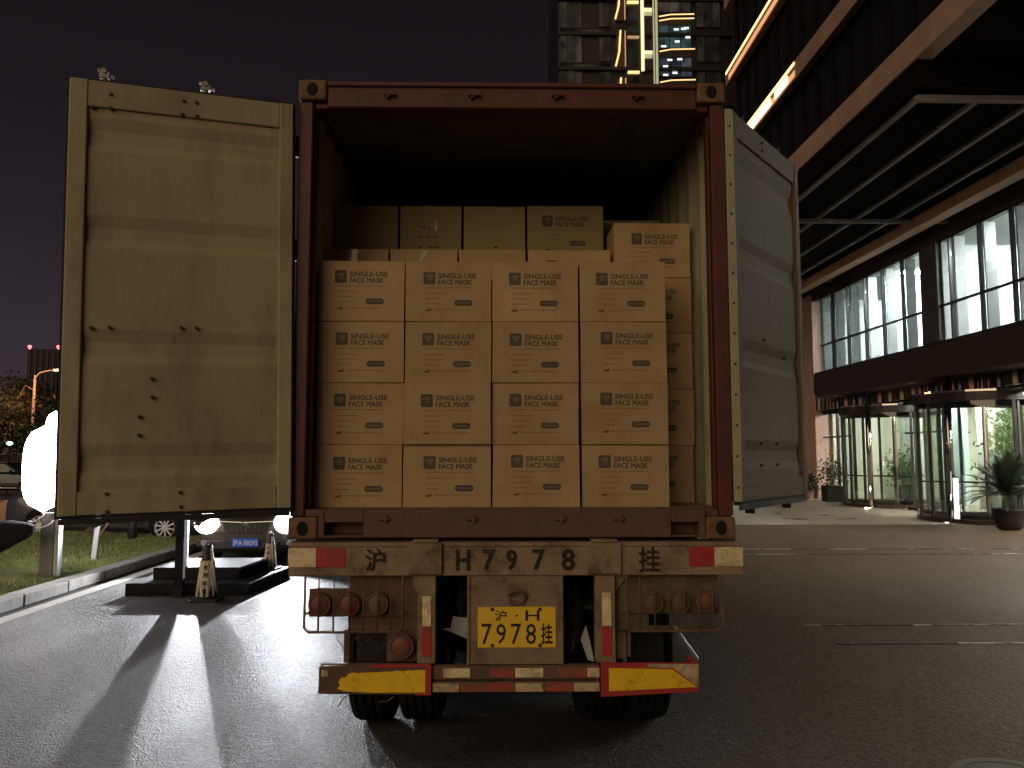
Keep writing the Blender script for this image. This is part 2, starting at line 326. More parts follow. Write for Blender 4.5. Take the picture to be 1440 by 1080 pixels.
# ------------------------------------------------------------------ shipping container
CX0, CX1, CY0, CY1, CZ0, CZ1 = -1.14, 1.30, 4.36, 16.55, 1.39, 3.975
FL = 1.545
CT = empty('shipping_container', (.08, CY0, CZ0), label='open rust red shipping container full of cardboard cartons on the trailer', cat='shipping container')
o3 = (.08, CY0, CZ0)
for x0, x1 in ((CX0, CX0 + .085), (CX1 - .085, CX1)):
    s_ = -1 if x0 < 0 else 1
    m_ = MB(o3); m_.box(x0 + .004, x1 - .004, CY0 + .012, CY0 + .13, CZ0 + .118, CZ1 - .118)
    xi = x1 - .004 if s_ < 0 else x0 + .004
    m_.box(xi, xi - s_ * .012, CY0 + .055, CY0 + .13, CZ0 + .16, CZ1 - .17)
    m_.build('corner_post', rust, CT, bevel=.008)
def casting(x0, x1, y0, y1, z0, z1):
    m_ = MB(o3); m_.box(x0, x1, y0, y1, z0, z1)
    o = m_.build('corner_casting', rustcast, CT, bevel=.014, seg=2)
    h = MB(o3); xc, zc = (x0 + x1) / 2, (z0 + z1) / 2; pts = []
    if y0 < CY0 + 1:
        h.k = 0
        for r, y in ((.039, y0 - .002),):
            n = 20; vs = [(xc + r * .8 * math.cos(2 * math.pi * i / n), y, zc + r * math.sin(2 * math.pi * i / n)) for i in range(n)]
            vs += [(a_ , y0 - .0005, b_) for a_, _, b_ in vs]
            h.add(vs, [tuple(range(n))] + [(i, (i + 1) % n, n + (i + 1) % n, n + i) for i in range(n)])
        h.build('hole_shade_disc', mat('hole_shade', (.004, .003, .003), .9), o)  # flat dark disc paints the shade inside the hole
    return o
for x0, x1 in ((CX0 - .002, CX0 + .160), (CX1 - .160, CX1 + .002)):
    for y0, y1 in ((CY0 - .012, CY0 + .166), (CY1 - .166, CY1 + .012)):
        casting(x0, x1, y0, y1, CZ1 - .116, CZ1 + .004); casting(x0, x1, y0, y1, CZ0 - .004, CZ0 + .116)
m_ = MB(o3); m_.box(CX0 + .162, CX1 - .162, CY0 + .004, CY0 + .115, 3.820, CZ1 - .006); m_.box(CX0 + .162, CX1 - .162, CY0 - .012, CY0 + .004, CZ1 - .035, CZ1 - .006)
m_.box(CX0 + .088, CX0 + .162, CY0 + .03, CY0 + .115, 3.820, 3.857); m_.box(CX1 - .162, CX1 - .088, CY0 + .03, CY0 + .115, 3.820, 3.857)
hd = m_.build('header_beam', rust, CT, bevel=.006)
for x in (-.62, -.14, .34, .80):
    q = MB(o3); q.box(x - .035, x + .035, CY0 - .022, CY0 + .003, 3.885, 3.90); q.cyl((x - .02, CY0 - .012, 3.872), (x + .015, CY0 - .012, 3.90), .009, n=8); q.build('cam_keeper', rust, hd, bevel=.003)
# sill with fork pockets
m_ = MB(o3)
P1 = (-.944, -.732); P2 = (.949, 1.103)
zb, zt = CZ0 + .005, FL
for a_, b_ in ((CX0 + .162, P1[0]), (P1[1], P2[0]), (P2[1], CX1 - .162)):
    if b_ > a_: m_.box(a_, b_, CY0 - .004, CY0 + .12, zb, zt)
for a_, b_ in (P1, P2):
    m_.box(a_, min(b_, CX1 - .163), CY0 - .0035, CY0 + .12, zt - .068, zt - .0005); m_.box(a_, min(b_, CX1 - .163), CY0 - .0035, CY0 + .12, zb + .0005, zb + .012); m_.box(a_, b_, CY0 + .10, CY0 + .118, zb + .012, zt - .068)
m_.box(CX0 + .086, CX0 + .162, CY0 + .02, CY0 + .12, CZ0 + .117, zt); m_.box(CX1 - .162, CX1 - .086, CY0 + .02, CY0 + .12, CZ0 + .117, zt)
sl = m_.build('door_sill', mat('worn_sill_paint', (.15, .075, .06), .7, var=.25, vs=6, bump=.3, bs=60, dirt=(.11, .065, .05), ds=6), CT, bevel=.004)
for x in (-.62, -.14, .34, .66):
    q = MB(o3); q.box(x - .035, x + .03, CY0 - .020, CY0 - .005, FL - .055, FL - .04); q.cyl((x + .01, CY0 - .012, FL - .065), (x + .01, CY0 - .012, FL - .03), .012, n=8); q.build('cam_keeper', mudred, sl, bevel=.003)
# side walls, corrugated, inner and outer skins
def corr(x, out, y0, y1, z0, z1, pitch=.278, d=.036, th=.004):
    ys = []; y = y0
    while y < y1:
        ys += [(y, 0), (y + .072, 0), (y + .072 + .068, d), (y + .068 + .142, d)]; y += pitch
    ys = [(a, b) for a, b in ys if a <= y1] + [(y1, 0)]
    m = MB(o3); vs = []; fs = []; n = len(ys)
    for off in (0, th):
        for z in (z0, z1):
            for (yy, dd) in ys: vs.append((x + out * (dd + off), yy, z))
    m.k = 0
    m.add(vs, [(i, i + 1, n + i + 1, n + i) for i in range(n - 1)]); m.k = 1
    b0 = 2 * n; m.f += [(b0 + i, b0 + n + i, b0 + n + i + 1, b0 + i + 1) for i in range(n - 1)]; m.m += [1] * (n - 1)
    m.f += [(i, b0 + i, b0 + i + 1, i + 1) for i in range(n - 1)] + [(n + i, n + i + 1, b0 + n + i + 1, b0 + n + i) for i in range(n - 1)]; m.m += [1] * (2 * n - 2)
    return m
corr(CX0 + .045, -1, CY0 + .14, CY1 - .1, FL - .03, CZ1 - .05).build('side_wall', [cream_in, rust], CT)
corr(CX1 - .045, 1, CY0 + .14, CY1 - .1, FL - .03, CZ1 - .05).build('side_wall', [cream_in, rust], CT)
for x0, x1 in ((CX0 + .002, CX0 + .06), (CX1 - .06, CX1 - .002)):
    m_ = MB(o3); m_.box(x0, x1, CY0 + .17, CY1 - .17, CZ1 - .06, CZ1 - .002); m_.box(x0, x1, CY0 + .17, CY1 - .17, CZ0 + .01, FL - .031); m_.build('side_rail', rust, CT)
# roof with shallow cross corrugation
m_ = MB(o3); vs = []; fs = []; n = 0; y = CY0 + .12; prof = []
while y < CY1 - .15:
    prof += [(y, 0), (y + .09, 0), (y + .11, -.018), (y + .19, -.018)]; y += .209
for x in (CX0 + .06, CX1 - .06):
    for off in (0, -.004):
        for (yy, dz) in prof: vs.append((x, yy, CZ1 - .012 + dz + off))
n = len(prof)
m_.add(vs, [(i, i + 1, 2 * n + i + 1, 2 * n + i) for i in range(n - 1)] + [(n + i, 3 * n + i, 3 * n + i + 1, n + i + 1) for i in range(n - 1)])
m_.build('roof', mat('shaded_roof_paint', (.13, .12, .08), .7, var=.3, vs=3), CT)  # the ceiling's shade is put into this darker paint
m_ = MB(o3); m_.box(CX0 + .02, CX1 - .02, CY1 - .06, CY1, CZ0 + .12, CZ1 - .12); m_.build('end_wall', cream_in, CT)
wood = mat('plywood_floor', (.20, .13, .07), .7, var=.2, vs=4, stretch=(4, .5, 1), dirt=(.09, .06, .04), ds=3)
m_ = MB(o3); m_.box(CX0 + .05, CX1 - .05, CY0 + .121, CY1 - .07, FL - .035, FL); m_.build('floor', wood, CT)

# doors -----------------------------------------------------------
def door(hinge, free, z0, z1, side):
    hx, hy = hinge; fx, fy = free; w = math.hypot(fx - hx, fy - hy)
    # local frame: +X from hinge to free edge, inner face at local y = 0, local -y towards the viewer of the inner face
    ang = math.atan2(fy - hy, fx - hx)
    flip = 1 if side == 'R' else -1   # inner face normal: right of direction for R ; left for L mirrored
    T = .052
    H = z1 - z0
    rw = .088
    # everything written with u = 0 (hinge) .. w (free), n = depth behind the inner face (0 .. T), v = height
    def L(m, u0, u1, n0, n1, v0, v1): m.box(u0, u1, n0 * flip, n1 * flip, v0, v1)
    paint = cream if side == 'L' else cream_shaded
    D = MB()
    # panel with horizontal corrugation, profile in (n, v)
    pv = [(.0, .135)]
    bands = [.27, .86, 1.46, 1.98]
    prof = [(.012, .12)]
    for b in bands:
        prof += [(.012, b - .075), (.023, b - .03), (.025, b + .035), (.012, b + .10)]
    prof += [(.012, H - .155)]
    n_ = len(prof); vs = []
    for u in (rw - .01, w - rw + .01):
        for off in (0, .005):
            for nn, v in prof: vs.append((u, (nn + off) * flip, v))
    fs = []
    for i in range(n_ - 1):
        fs.append((i, i + 1, 2 * n_ + i + 1, 2 * n_ + i)); fs.append((n_ + i, 3 * n_ + i, 3 * n_ + i + 1, n_ + i + 1))
    D.add(vs, fs)
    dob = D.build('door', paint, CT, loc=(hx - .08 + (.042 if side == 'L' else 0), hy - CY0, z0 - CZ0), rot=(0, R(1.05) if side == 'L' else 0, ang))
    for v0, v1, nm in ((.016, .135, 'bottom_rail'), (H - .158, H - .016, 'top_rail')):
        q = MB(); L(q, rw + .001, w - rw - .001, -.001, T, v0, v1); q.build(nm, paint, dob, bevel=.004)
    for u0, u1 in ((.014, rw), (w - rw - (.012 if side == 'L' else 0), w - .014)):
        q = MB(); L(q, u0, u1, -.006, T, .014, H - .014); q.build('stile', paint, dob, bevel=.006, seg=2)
    g = MB(); L(g, 0, w, .012, .034, 0, .0135); L(g, 0, w, .012, .034, H - .0135, H)
    L(g, 0, .0135, .012, .034, .014, H - .014); L(g, w - .0135, w, .012, .034, .014, H - .014); L(g, .02, w - .02, .0, .012, -.028, -.0005); g.build('gasket', rubber, dob)
    # lock rods on the outer face with cams above and below
    for u in ((w * .30, w * .84) if side == 'R' else (w * .42, w * .86)):
        q = MB(); y_ = (T + .03) * flip
        q.cyl((u, y_, -.03), (u, y_, H + .045), .016, n=10)
        rd = q.build('lock_rod', galv if side == 'L' else under, dob, smooth=False)
        for vz, sg in ((H + .035, 1), (-.02, -1)):
            c = MB(); c.box(u - .028, u + .022, y_ - .02, y_ + .02, vz, vz + sg * .03); c.cyl((u + .0, y_ - .026, vz + sg * .035), (u + .0, y_ + .026, vz + sg * .035), .014, n=8); c.bar((u - .05, y_, vz + sg * .01), (u + .03, y_, vz + sg * .045), .02, .012)
            c.build('cam', mat('pale_cam_steel', (.45, .42, .38), .5, metal=.3, var=.3, vs=30) if side == 'L' else under, dob)
        for vz in (.25, H * .5, H - .3):
            c = MB(); L(c, u - .05, u + .05, T + .001, T + .05, vz - .02, vz + .02); c.build('rod_bracket', rust, dob)
    ox = MB(); L(ox, .015, w - .015, T + .0005, T + .004, .0135, H - .0135); ox.build('outer_skin', rust, dob)
    return dob, w, H, flip
HL = (-1.150, 4.345); FLf = (-2.240, 3.985)
HRr = (1.345, 4.41); FRf = (2.095, 5.345)
dL, wL, hL, fL_ = door(HL, FLf, 1.545, 3.832, 'L')
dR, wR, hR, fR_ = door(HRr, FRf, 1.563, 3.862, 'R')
boltm = mat('bolt_rust', (.06, .045, .03), .7)
def bolts(dob, flip, pts, r=.010):
    q = MB(); q.cyl((0, -.004 * flip - .0, 0), (0, .010 * flip, 0), r * .7, n=8); q.cyl((0, .0, 0), (0, .012 * flip, 0), r, n=8)
    first = None
    for u, v in pts:
        if first is None: first = q.build('bolt', boltm, dob); o = first
        else: o = first.copy(); C.objects.link(o); o.parent = dob
        o.location = (u, -.006 * flip, v)
BOLTS_L = []
def door_uv(px, py):   # pixel of a bolt in the photograph -> its place on the door leaf
    f_ = Vector((math.sin(R(1)) * math.cos(R(5.05)), math.cos(R(1)) * math.cos(R(5.05)), math.sin(R(5.05)))); r_ = Vector((math.cos(R(1)), -math.sin(R(1)), 0)); u_ = r_.cross(f_)
    d = f_ * 1110 + r_ * (px - 720) + u_ * (540 - py); o = Vector((0, 0, 1.85))
    e = Vector((FLf[0] - HL[0], FLf[1] - HL[1], 0)); n = Vector((-e.y, e.x, 0)); h = Vector((HL[0], HL[1], 1.545))
    t = (h - o).dot(n) / d.dot(n); p = o + d * t
    return (p - h).dot(e) / e.length, (p - h).z
for px, py in ((157, 130), (131, 147), (156, 149), (259, 141), (277, 144), (257, 160), (277, 162), (122, 456), (148, 456), (249, 458), (270, 459), (206, 529), (206, 555), (187, 582), (186, 608), (139, 690), (139, 715), (243, 690), (243, 710)):
    u, v = door_uv(px, py); BOLTS_L.append((u, max(.02, min(v, hL - .02))))
bolts(dL, fL_, BOLTS_L)
bolts(dR, fR_, [(.5, hR - .06), (.5, hR - .11), (.35, .35), (.35, .22), (.62, .35), (.62, .22), (.45, .98), (.8, .9)])
# pale retaining strip with screws along the right door's hinge edge
q = MB(); q.box(-.040, .012, (-.012) * fR_, (.0) * fR_, .02, hR - .02)
rs = q.build('hinge_strip', mat('pale_strip', (.50, .44, .27), .5, var=.12, vs=8, dirt=(.25, .18, .09), ds=8, dlo=.55, dhi=.8), dR, bevel=.003)
rs.rotation_euler = (0, 0, R(-38))
q0 = MB(); q0.cyl((0, -.014, 0), (0, -.010, 0), .008, n=8); f0 = None
for i in range(13):
    if f0 is None: f0 = q0.build('screw', boltm, dR); o = f0
    else: o = f0.copy(); C.objects.link(o); o.parent = dR
    o.location = (-.014 * math.cos(R(38)), .014 * math.sin(R(38)), .10 + i * .173); o.rotation_euler = (0, 0, R(-38))
# hinges
for (x, y, z0_, H_) in ((-1.150, 4.385, 1.545, 2.287), (1.325, 4.40, 1.563, 2.30)):
    for v in (.2, .8, 1.45, 2.05):
        q = MB(o3); q.cyl((x, y + .01, z0_ + v - .06), (x, y + .01, z0_ + v + .06), .014, n=10); q.box(x - .03, x + .03, y + .012, y + .02, z0_ + v - .05, z0_ + v + .05); q.build('hinge', rust, CT)

# ------------------------------------------------------------------ cardboard cartons
BW, BD, BH = .503, .41, .3565
def carton_mesh(w, d, h, m, sleeve=False):
    mb_ = MB(); mb_.box(-w / 2, w / 2, 0, d, 0, h)
    return mb_
proto = None
def print_parts():
    y = -.0007; k = .503 / 124.; out = []
    X = lambda px: (px - 437 - 62) * k
    Z = lambda py: (453.5 - py) * .3565 / 86.5
    def rrect(q, x0, x1, z0, z1, r, yy, n=4):
        pts = []
        for cx, cz, a0 in ((x1 - r, z1 - r, 0), (x0 + r, z1 - r, 90), (x0 + r, z0 + r, 180), (x1 - r, z0 + r, 270)):
            for i in range(n + 1): t = R(a0 + 90 * i / n); pts.append((cx + r * math.cos(t), yy, cz + r * math.sin(t)))
        q.add(pts, [tuple(range(len(pts)))[::-1]])
    cut = mat('bare_carton_cutout', (.27, .19, .10), .8)
    q = MB(); q.flat = True; q.k = 0; rrect(q, X(463.5), X(480.5), Z(399.8), Z(382), .008, y); q.k = 1
    lx, lz = X(471.5), Z(389.5)
    # bird like sprig: two spread wings, a tail and a stem
    for pl_ in ([(-.026, .012), (-.006, .006), (.0, -.002), (-.012, -.001)], [(.0, -.002), (.004, .008), (.020, .018), (.024, .004), (.012, -.002)], [(-.004, -.004), (.005, -.003), (.004, -.022), (-.001, -.026)], [(-.008, .012), (.002, .022), (.004, .012), (-.002, .008)], [(.008, -.008), (.022, -.012), (.012, -.018)]):
        q.add([(lx + a_, y - .0004, lz + b_) for a_, b_ in pl_], [tuple(range(len(pl_)))])
    out.append(('logo_print', q, [ink, cut], 'stuff'))
    q = MB(); q.flat = True; [q.text('SINGLE-USE', X(512) + a_ * .0011, y - .0001 * k_, Z(387.2) + b_ * .0009, .0285, X(539) - X(485), 0.) for k_, (a_, b_) in enumerate(((-1, -1), (1, -1), (-1, 1), (1, 1)))]; out.append(('title_lettering', q, ink, 'stuff'))
    q = MB(); q.flat = True; [q.text('FACE MASK', X(509) + a_ * .0011, y - .0001 * k_, Z(396.3) + b_ * .0009, .0285, X(533) - X(485), 0.) for k_, (a_, b_) in enumerate(((-1, -1), (1, -1), (-1, 1), (1, 1)))]; out.append(('title_lettering', q, ink, 'stuff'))
    q = MB(); q.flat = True; q.k = 0; rrect(q, X(508), X(534), Z(430.5), Z(422), .0165, y); q.k = 1; x = X(512)
    while x < X(530):
        q.add([(x, y - .0004, Z(427.3)), (x + .008, y - .0004, Z(427.3)), (x + .008, y - .0004, Z(425.5)), (x, y - .0004, Z(425.5))], [(0, 1, 2, 3)]); x += .012
    out.append(('badge_print', q, [ink, cut], 'stuff'))
    q = MB(); q.flat = True; q.add([(X(467), y, Z(438)), (X(475), y, Z(438)), (X(475), y, Z(433)), (X(472), y, Z(435.5)), (X(467), y, Z(435.5))], [(0, 1, 2, 3, 4)]); out.append(('maker_mark', q, ink, None))
    q = MB(); q.flat = True; rn = random.Random(3)
    def dashes(x0, x1, z, hh):
        x = x0
        while x < x1:
            wd = rn.uniform(.006, .022); x2 = min(x + wd, x1); q.add([(x, y, z), (x2, y, z), (x2, y, z + hh), (x, y, z + hh)], [(0, 1, 2, 3)]); x = x2 + .004
    for a_, b_, py in ((466, 535, 405), (468, 496, 413), (468, 492, 420.5), (468, 486, 428), (479, 532, 436.5)): dashes(X(a_), X(b_), Z(py), .006)
    out.append(('small_print', q, inkfaint, 'stuff'))
    return out
def carton(w, d, h, x, y, z, label, m=card, printed=True, taped=False, group='cardboard cartons stacked in the container', rz=0.):
    global proto
    mm = card_flap if m is card else m
    b = MB()
    b.box(-w / 2 + .002, w / 2 - .002, 0, d - .004, .001, h - .0035)
    b.box(-w / 2 + .0025, w / 2 - .0025, .0006, d / 2 - .004, h - .0033, h - .0005); b.box(-w / 2 + .0025, w / 2 - .0025, d / 2 - .0025, d - .0046, h - .0033, h - .0005)
    jr = random.Random(int(x * 1000) * 7 + int(z * 1000))
    b.v = [Vector((v.x + jr.uniform(-.002, .002), v.y, v.z + (jr.uniform(-.0012, .0006) if v.z > h * .5 else 0))) for v in b.v]
    o = b.build('cardboard_carton', m, bevel=.005, seg=2, loc=(x, y, z), rot=(0, 0, rz))
    tag(o, label, 'carton', group)
    if printed:
        dx, dz = random.uniform(-.012, .012), random.uniform(-.008, .006)
        if proto is None:
            proto = [tag(q_.build(nm, m_, o), kind=kd) for nm, q_, m_, kd in print_parts()]; ps = proto
        else:
            ps = []
            for p0_ in proto: p = p0_.copy(); C.objects.link(p); p.parent = o; ps.append(p)
        for p in ps: p.location = (dx, 0, dz); p.scale = (w / BW, 1, h / BH)
    if taped:
        t = MB(); t.box(-.024, .024, -.0012, -.0004, h * .72, h - .004); t.box(-.024, .024, -.001, d * .9, h - .0003, h + .0006); t.build('tape', tape, o)
    else:
        t = MB(); t.box(-w / 2 + .003, w / 2 - .003, d / 2 - .03, d / 2 + .03, h - .0003, h + .0004); t.build('tape', tape, o)
    return o
card_flap = card
cols = ['first', 'second', 'third', 'fourth']; rows = ['bottom', 'second lowest', 'second highest', 'top']
for r_ in range(4):
    for c_ in range(4):
        x = -1.061 + .5115 * (c_ + .5) + random.uniform(-.003, .003); y = 4.548 + random.uniform(-.014, .012); z = FL + .0003 + r_ * .3575
        if c_ == 0: x += .006
        place = ['nearest the left post', 'second from the left post', 'third from the left post', 'at the right end'][c_]
        carton(BW, BD, BH, x, y, z, f'printed carton {place}, {rows[r_]} row of the front stack', rz=R(random.uniform(-.9, .9)))
for r_ in range(5):
    lab = 'printed carton on top of the narrow right column beside the container wall' if r_ == 4 else \
        f'shaded carton of the narrow right column, {["bottommost", "second from the floor", "third from the floor", "just under the topmost one"][r_]}'
    carton(BW - .01, BD, BH, .990 + random.uniform(-.006, .006), 4.965 + random.uniform(-.006, .006), FL + .0003 + r_ * .3575, lab)
# second stack: hidden lower cartons carry the two set back rows that show above the front stack
def colx(a, b, Y): f = lambda px: (px - 700.6) / 1110. * Y * 1.001; return f(a), f(b)
r2 = [(458, 551.5), (553.5, 645), (647, 738), (740, 853)]; r3 = [(481, 566), (568, 651), (653, 737), (739, 842)]
hid = 'plain carton walled in behind the printed front stack'
lowz = [FL + .0003, FL + .50, FL + .50 + .357, FL + .50 + .714]
for i, (a, b) in enumerate(r2):
    x0, x1 = (-1.062, -.658) if i == 0 else ((-.654, -.245) if i == 1 else ((-.241, .170) if i == 2 else (.176, .690)))
    xx = [(-1.073 * 1.0, -.662), (-.656, -.250), (-.244, .160), (.168, .672)][i]
    Y2 = 4.985; s0, s1 = [(p_ - 700.5) * Y2 * 1.055 / 1110. for p_ in (a, b)]
    w = s1 - s0 - .002; xc = (s0 + s1) / 2
    carton(w, .46, .400, xc, Y2, lowz[3] + .0, ['half hidden carton with crinkled tape, left end of the low row behind the front stack', 'half hidden carton with loose tape, second from left, low row behind the front stack', 'half hidden plain carton, third from the left in the low row behind the front stack', 'half hidden wide carton at the right end of the low row behind the front stack'][i], printed=(i == 3), taped=(i < 2))
    a3, b3 = r3[i]; Y3 = 5.26; s0, s1 = [(p_ - 700.5) * Y3 * 1.067 / 1110. for p_ in (a3, b3)]; w = s1 - s0 - .002
    lab = ['dim unprinted carton at the far left of the highest visible row, deep in the container', 'dim carton with a torn tape patch, second from the left in the highest row', 'olive toned carton with faint print, third from the left in the highest row', 'printed carton standing highest at the right of the upper back row'][i]
    o = carton(w, .42, .372 if i < 3 else .378, (s0 + s1) / 2, Y3, lowz[3] + .4005, lab, m=card_olive, printed=(i == 3))
    if i in (1, 2):
        q = MB(); random.seed(i)
        for k in range(9):
            xx_ = random.uniform(-.09, -.05) + (k % 3) * .045; zz_ = .08 + (k // 3) * .07; q.box(xx_, xx_ + .025, -.0009, -.0002, zz_, zz_ + .012)
        tag(q.build('shipping_mark', inkfaint if i == 2 else ink, o), kind='stuff')
    if i == 1:
        q = MB(); q.box(.02, .045, -.002, -.0005, .20, .27); q.box(.0, .03, -.0035, -.0008, .22, .24); q.build('torn_tape', tape, o, bevel=.002)
# back right cartons behind the right column
for k in (3,):
    carton(.50, .42, .50, .93, 5.62, FL + .0003 + k * .5005, hid if k < 3 else 'dim olive carton deep in the container behind the right column', m=card_olive, printed=False)
pass

# ------------------------------------------------------------------ trailer
YB = 4.33
TR = empty('flatbed_trailer', (.10, YB, 0), label='muddy brown container trailer with red and yellow marker boards carrying the container', cat='trailer')
t3 = (.10, YB, 0)
q = MB(t3)
q.box(-1.125, 1.33, YB, YB + .18, 1.200, 1.362); q.box(-1.125, 1.33, YB - .006, YB + .18, 1.349, 1.372); q.box(-1.125, 1.33, YB - .006, YB + .05, 1.196, 1.210)
beam = q.build('rear_crossbeam', mud, TR, bevel=.004)
for x in (-.39, .575):
    q = MB(t3); q.box(x - .09, x + .09, YB - .022, YB - .0065, 1.205, 1.375); q.box(x - .07, x + .07, YB - .03, YB + .3, 1.3725, 1.388); q.build('twist_lock_mount', mud, beam, bevel=.004)
for ch, x, w, h in (('沪', -.661, .115, .115), ('H', -.19, .082, .105), ('7', -.051, .07, .105), ('9', .072, .062, .105), ('7', .218, .07, .105), ('8', .377, .078, .11), ('挂', .817, .125, .125)):
    q = MB(t3); q.text(ch, x, YB - .0085, 1.281, h * 1.06, w * .92, .012 if ch in '沪挂' else .016); q.build('painted_character', black, beam)
def strip(x0, x1, z0, z1, m, par, y=YB, th=.004, nm='reflector'):
    s = MB(t3); s.box(x0, x1, y - th - .0006, y - .0006, z0, z1); return s.build(nm, m, par, bevel=.001)
strip(-1.128, -.978, 1.243, 1.343, pale, beam); strip(-.976, -.822, 1.243, 1.343, redr, beam)
strip(1.035, 1.172, 1.243, 1.345, redr, beam); strip(1.174, 1.33, 1.243, 1.345, pale, beam)
# main chassis rails, cross members, wheels
for x in (-.40, .56):
    q = MB(t3); q.box(x - .07, x + .07, YB + .19, 15.8, .98, 1.0); q.box(x - .07, x + .07, YB + .19, 15.8, 1.36, 1.38); q.box(x - .008, x + .008, YB + .19, 15.8, 1.0, 1.36); q.build('chassis_rail', under, TR)
q = MB(t3)
for y in np.arange(5.0, 15.5, .9): q.box(-1.05, 1.25, y, y + .08, 1.22, 1.345)
q.build('cross_members', under, TR)
tyre = mat('tyre_rubber', (.010, .009, .009), .9, var=.3, vs=10, bump=.6, bs=50, dirt=(.022, .017, .012), ds=9, spec=.2)
wheel0 = None
for ya in (5.78, 7.05, 8.32):
    q = MB(t3); q.cyl((-1.0, ya, .53), (1.16, ya, .53), .075, n=16); q.box(-.5, -.3, ya - .3, ya + .3, .62, .76); q.box(.46, .66, ya - .3, ya + .3, .62, .76); q.build('axle', under, TR)
    for x in (-1.0, .86 + .0):
        for dx in ((0, .0)[:1]):
            if wheel0 is None:
                m_ = MB(); prof = [(.29, -.29), (.45, -.29), (.505, -.27), (.52, -.235), (.50, -.23), (.50, -.22), (.52, -.215), (.522, -.18), (.50, -.175), (.50, -.165), (.522, -.16), (.522, -.125), (.50, -.12), (.50, -.11), (.522, -.105), (.52, -.07), (.50, -.065), (.50, -.055), (.518, -.05), (.505, -.02), (.45, 0), (.29, 0)]
                m_.M = Matrix.Rotation(R(90), 4, 'Y'); m_.lathe(prof, n=40)
                wheel0 = m_.build('wheel', tyre, TR, smooth=False)
                rm = MB(); rm.M = Matrix.Rotation(R(90), 4, 'Y'); rm.lathe([(.285, -.28), (.285, -.2), (.1, -.16), (.1, -.10), (.285, -.05), (.285, -.005)], n=24)
                rm.build('rim', mudred, wheel0); o = wheel0
            else: o = copy_tree(wheel0, TR)
            o.location = (x - .10 + .30, ya - YB, .522)
            o = copy_tree(wheel0, TR); o.location = (x + .20 + (.33 if x < 0 else -.33), ya - YB, .522)
q = MB(t3); q.box(-1.11, -1.07, 9.2, 15.6, .16, 1.12); q.build('light_block_panel', under, TR)  # added panel, blocks headlight streaks passing under the trailer
q = MB(t3); q.box(1.23, 1.27, 9.2, 15.6, .45, 1.12); q.build('light_block_panel', under, TR)  # added counterpart panel on the right side
# left lamp cluster
def ring_lamp(nm, x, z, r, lens, par, y=YB + .03):
    q = MB(t3); n = 24
    pr = [(r * 1.12, 0), (r * 1.14, -.03), (r * 1.02, -.045), (r * .93, -.038)]
    vs = []
    for rr, dy in pr:
        for i in range(n): t = 2 * math.pi * i / n; vs.append((x + rr * math.cos(t), y + dy, z + rr * math.sin(t)))
    q.add(vs, [(j * n + i, j * n + (i + 1) % n, (j + 1) * n + (i + 1) % n, (j + 1) * n + i) for j in range(3) for i in range(n)])
    o = q.build(nm, mudred, par, smooth=True)
    d = MB(t3); vs = []
    for rr, dy in ((r * .93, -.036), (r * .7, -.044), (r * .35, -.048), (.002, -.049)):
        for i in range(n): t = 2 * math.pi * i / n; vs.append((x + rr * math.cos(t), y + dy, z + rr * math.sin(t)))
    d.add(vs, [(j * n + i, j * n + (i + 1) % n, (j + 1) * n + (i + 1) % n, (j + 1) * n + i) for j in range(3) for i in range(n)]); d.build('lens', lens, o, smooth=True)
    return o
q = MB(t3)
q.box(-1.02, -.52, YB + .035, YB + .045, .975, 1.125)
q.box(-.80, -.43, YB + .046, YB + .055, .895, 1.198)
lb = q.build('lamp_plate', mudred, TR, bevel=.003)
for x, z, m_ in ((-.955, 1.045, redl), (-.799, 1.044, redl), (-.646, 1.047, aml)): ring_lamp('tail_lamp', x, z, .055, m_, TR)
q = MB(t3)
cage = [(-1.027, 1.198), (-1.027, .93), (-1.005, .907), (-.53, .907), (-.507, .93), (-.507, 1.198)]
q.tube([(x, YB - .03, z) for x, z in cage], .007, 8)
for x in (-.953, -.873, -.79, -.716, -.642, -.57): q.tube([(x, YB - .03, 1.19), (x, YB - .034, 1.05), (x, YB - .03, .91)], .0045, 6)
for x in (-1.02, -.77, -.515): q.tube([(x, YB - .03, 1.0), (x, YB + .04, 1.0)], .006, 6)
q.build('lamp_cage', mudred, TR, smooth=True)
q = MB(t3); q.box(-.83, -.80, YB + .05, YB + .06, .73, .90); q.build('flap_bracket', mudred, TR)
q = MB(t3); q.box(-.60, -.43, YB + .05, YB + .06, .735, .895)
if 0: q.box(-.83, -.80, YB + .05, YB + .06, .73, .90)
q.build('lower_lamp_plate', mudred, TR, bevel=.003); ring_lamp('tail_lamp', -.514, .822, .060, redl, TR, YB + .045)
q = MB(t3); q.box(-.80, -.59, YB + .30, YB + .312, .60, .93); q.build('mud_flap', rubber, TR)
q = MB(t3); q.box(.76, .95, YB + .30, YB + .312, .60, .93); q.build('mud_flap', rubber, TR)
q = MB(t3); random.seed(5)
for k in range(7):
    x = -.70 + random.uniform(-.1, .1); z = .80 + random.uniform(-.03, .04); pts = [(x, YB + .285, z)]
    for j in range(3): x += random.uniform(-.05, .05); z += random.uniform(-.03, .03); pts.append((x, YB + .285, z))
    q.tube(pts, .0025, 4)
q.tube([(-.88, YB + .05, .885), (-.86, YB + .03, .85), (-.815, YB + .02, .80)], .002, 4)
q.tube([(-.80, YB - .01, .575), (-.82, YB - .02, .56), (-.84, YB - .02, .52)], .003, 4); q.tube([(-.55, YB - .01, .57), (-.58, YB - .02, .55), (-.63, YB - .02, .545)], .003, 4)
q.build('loose_wire', mudred, TR)
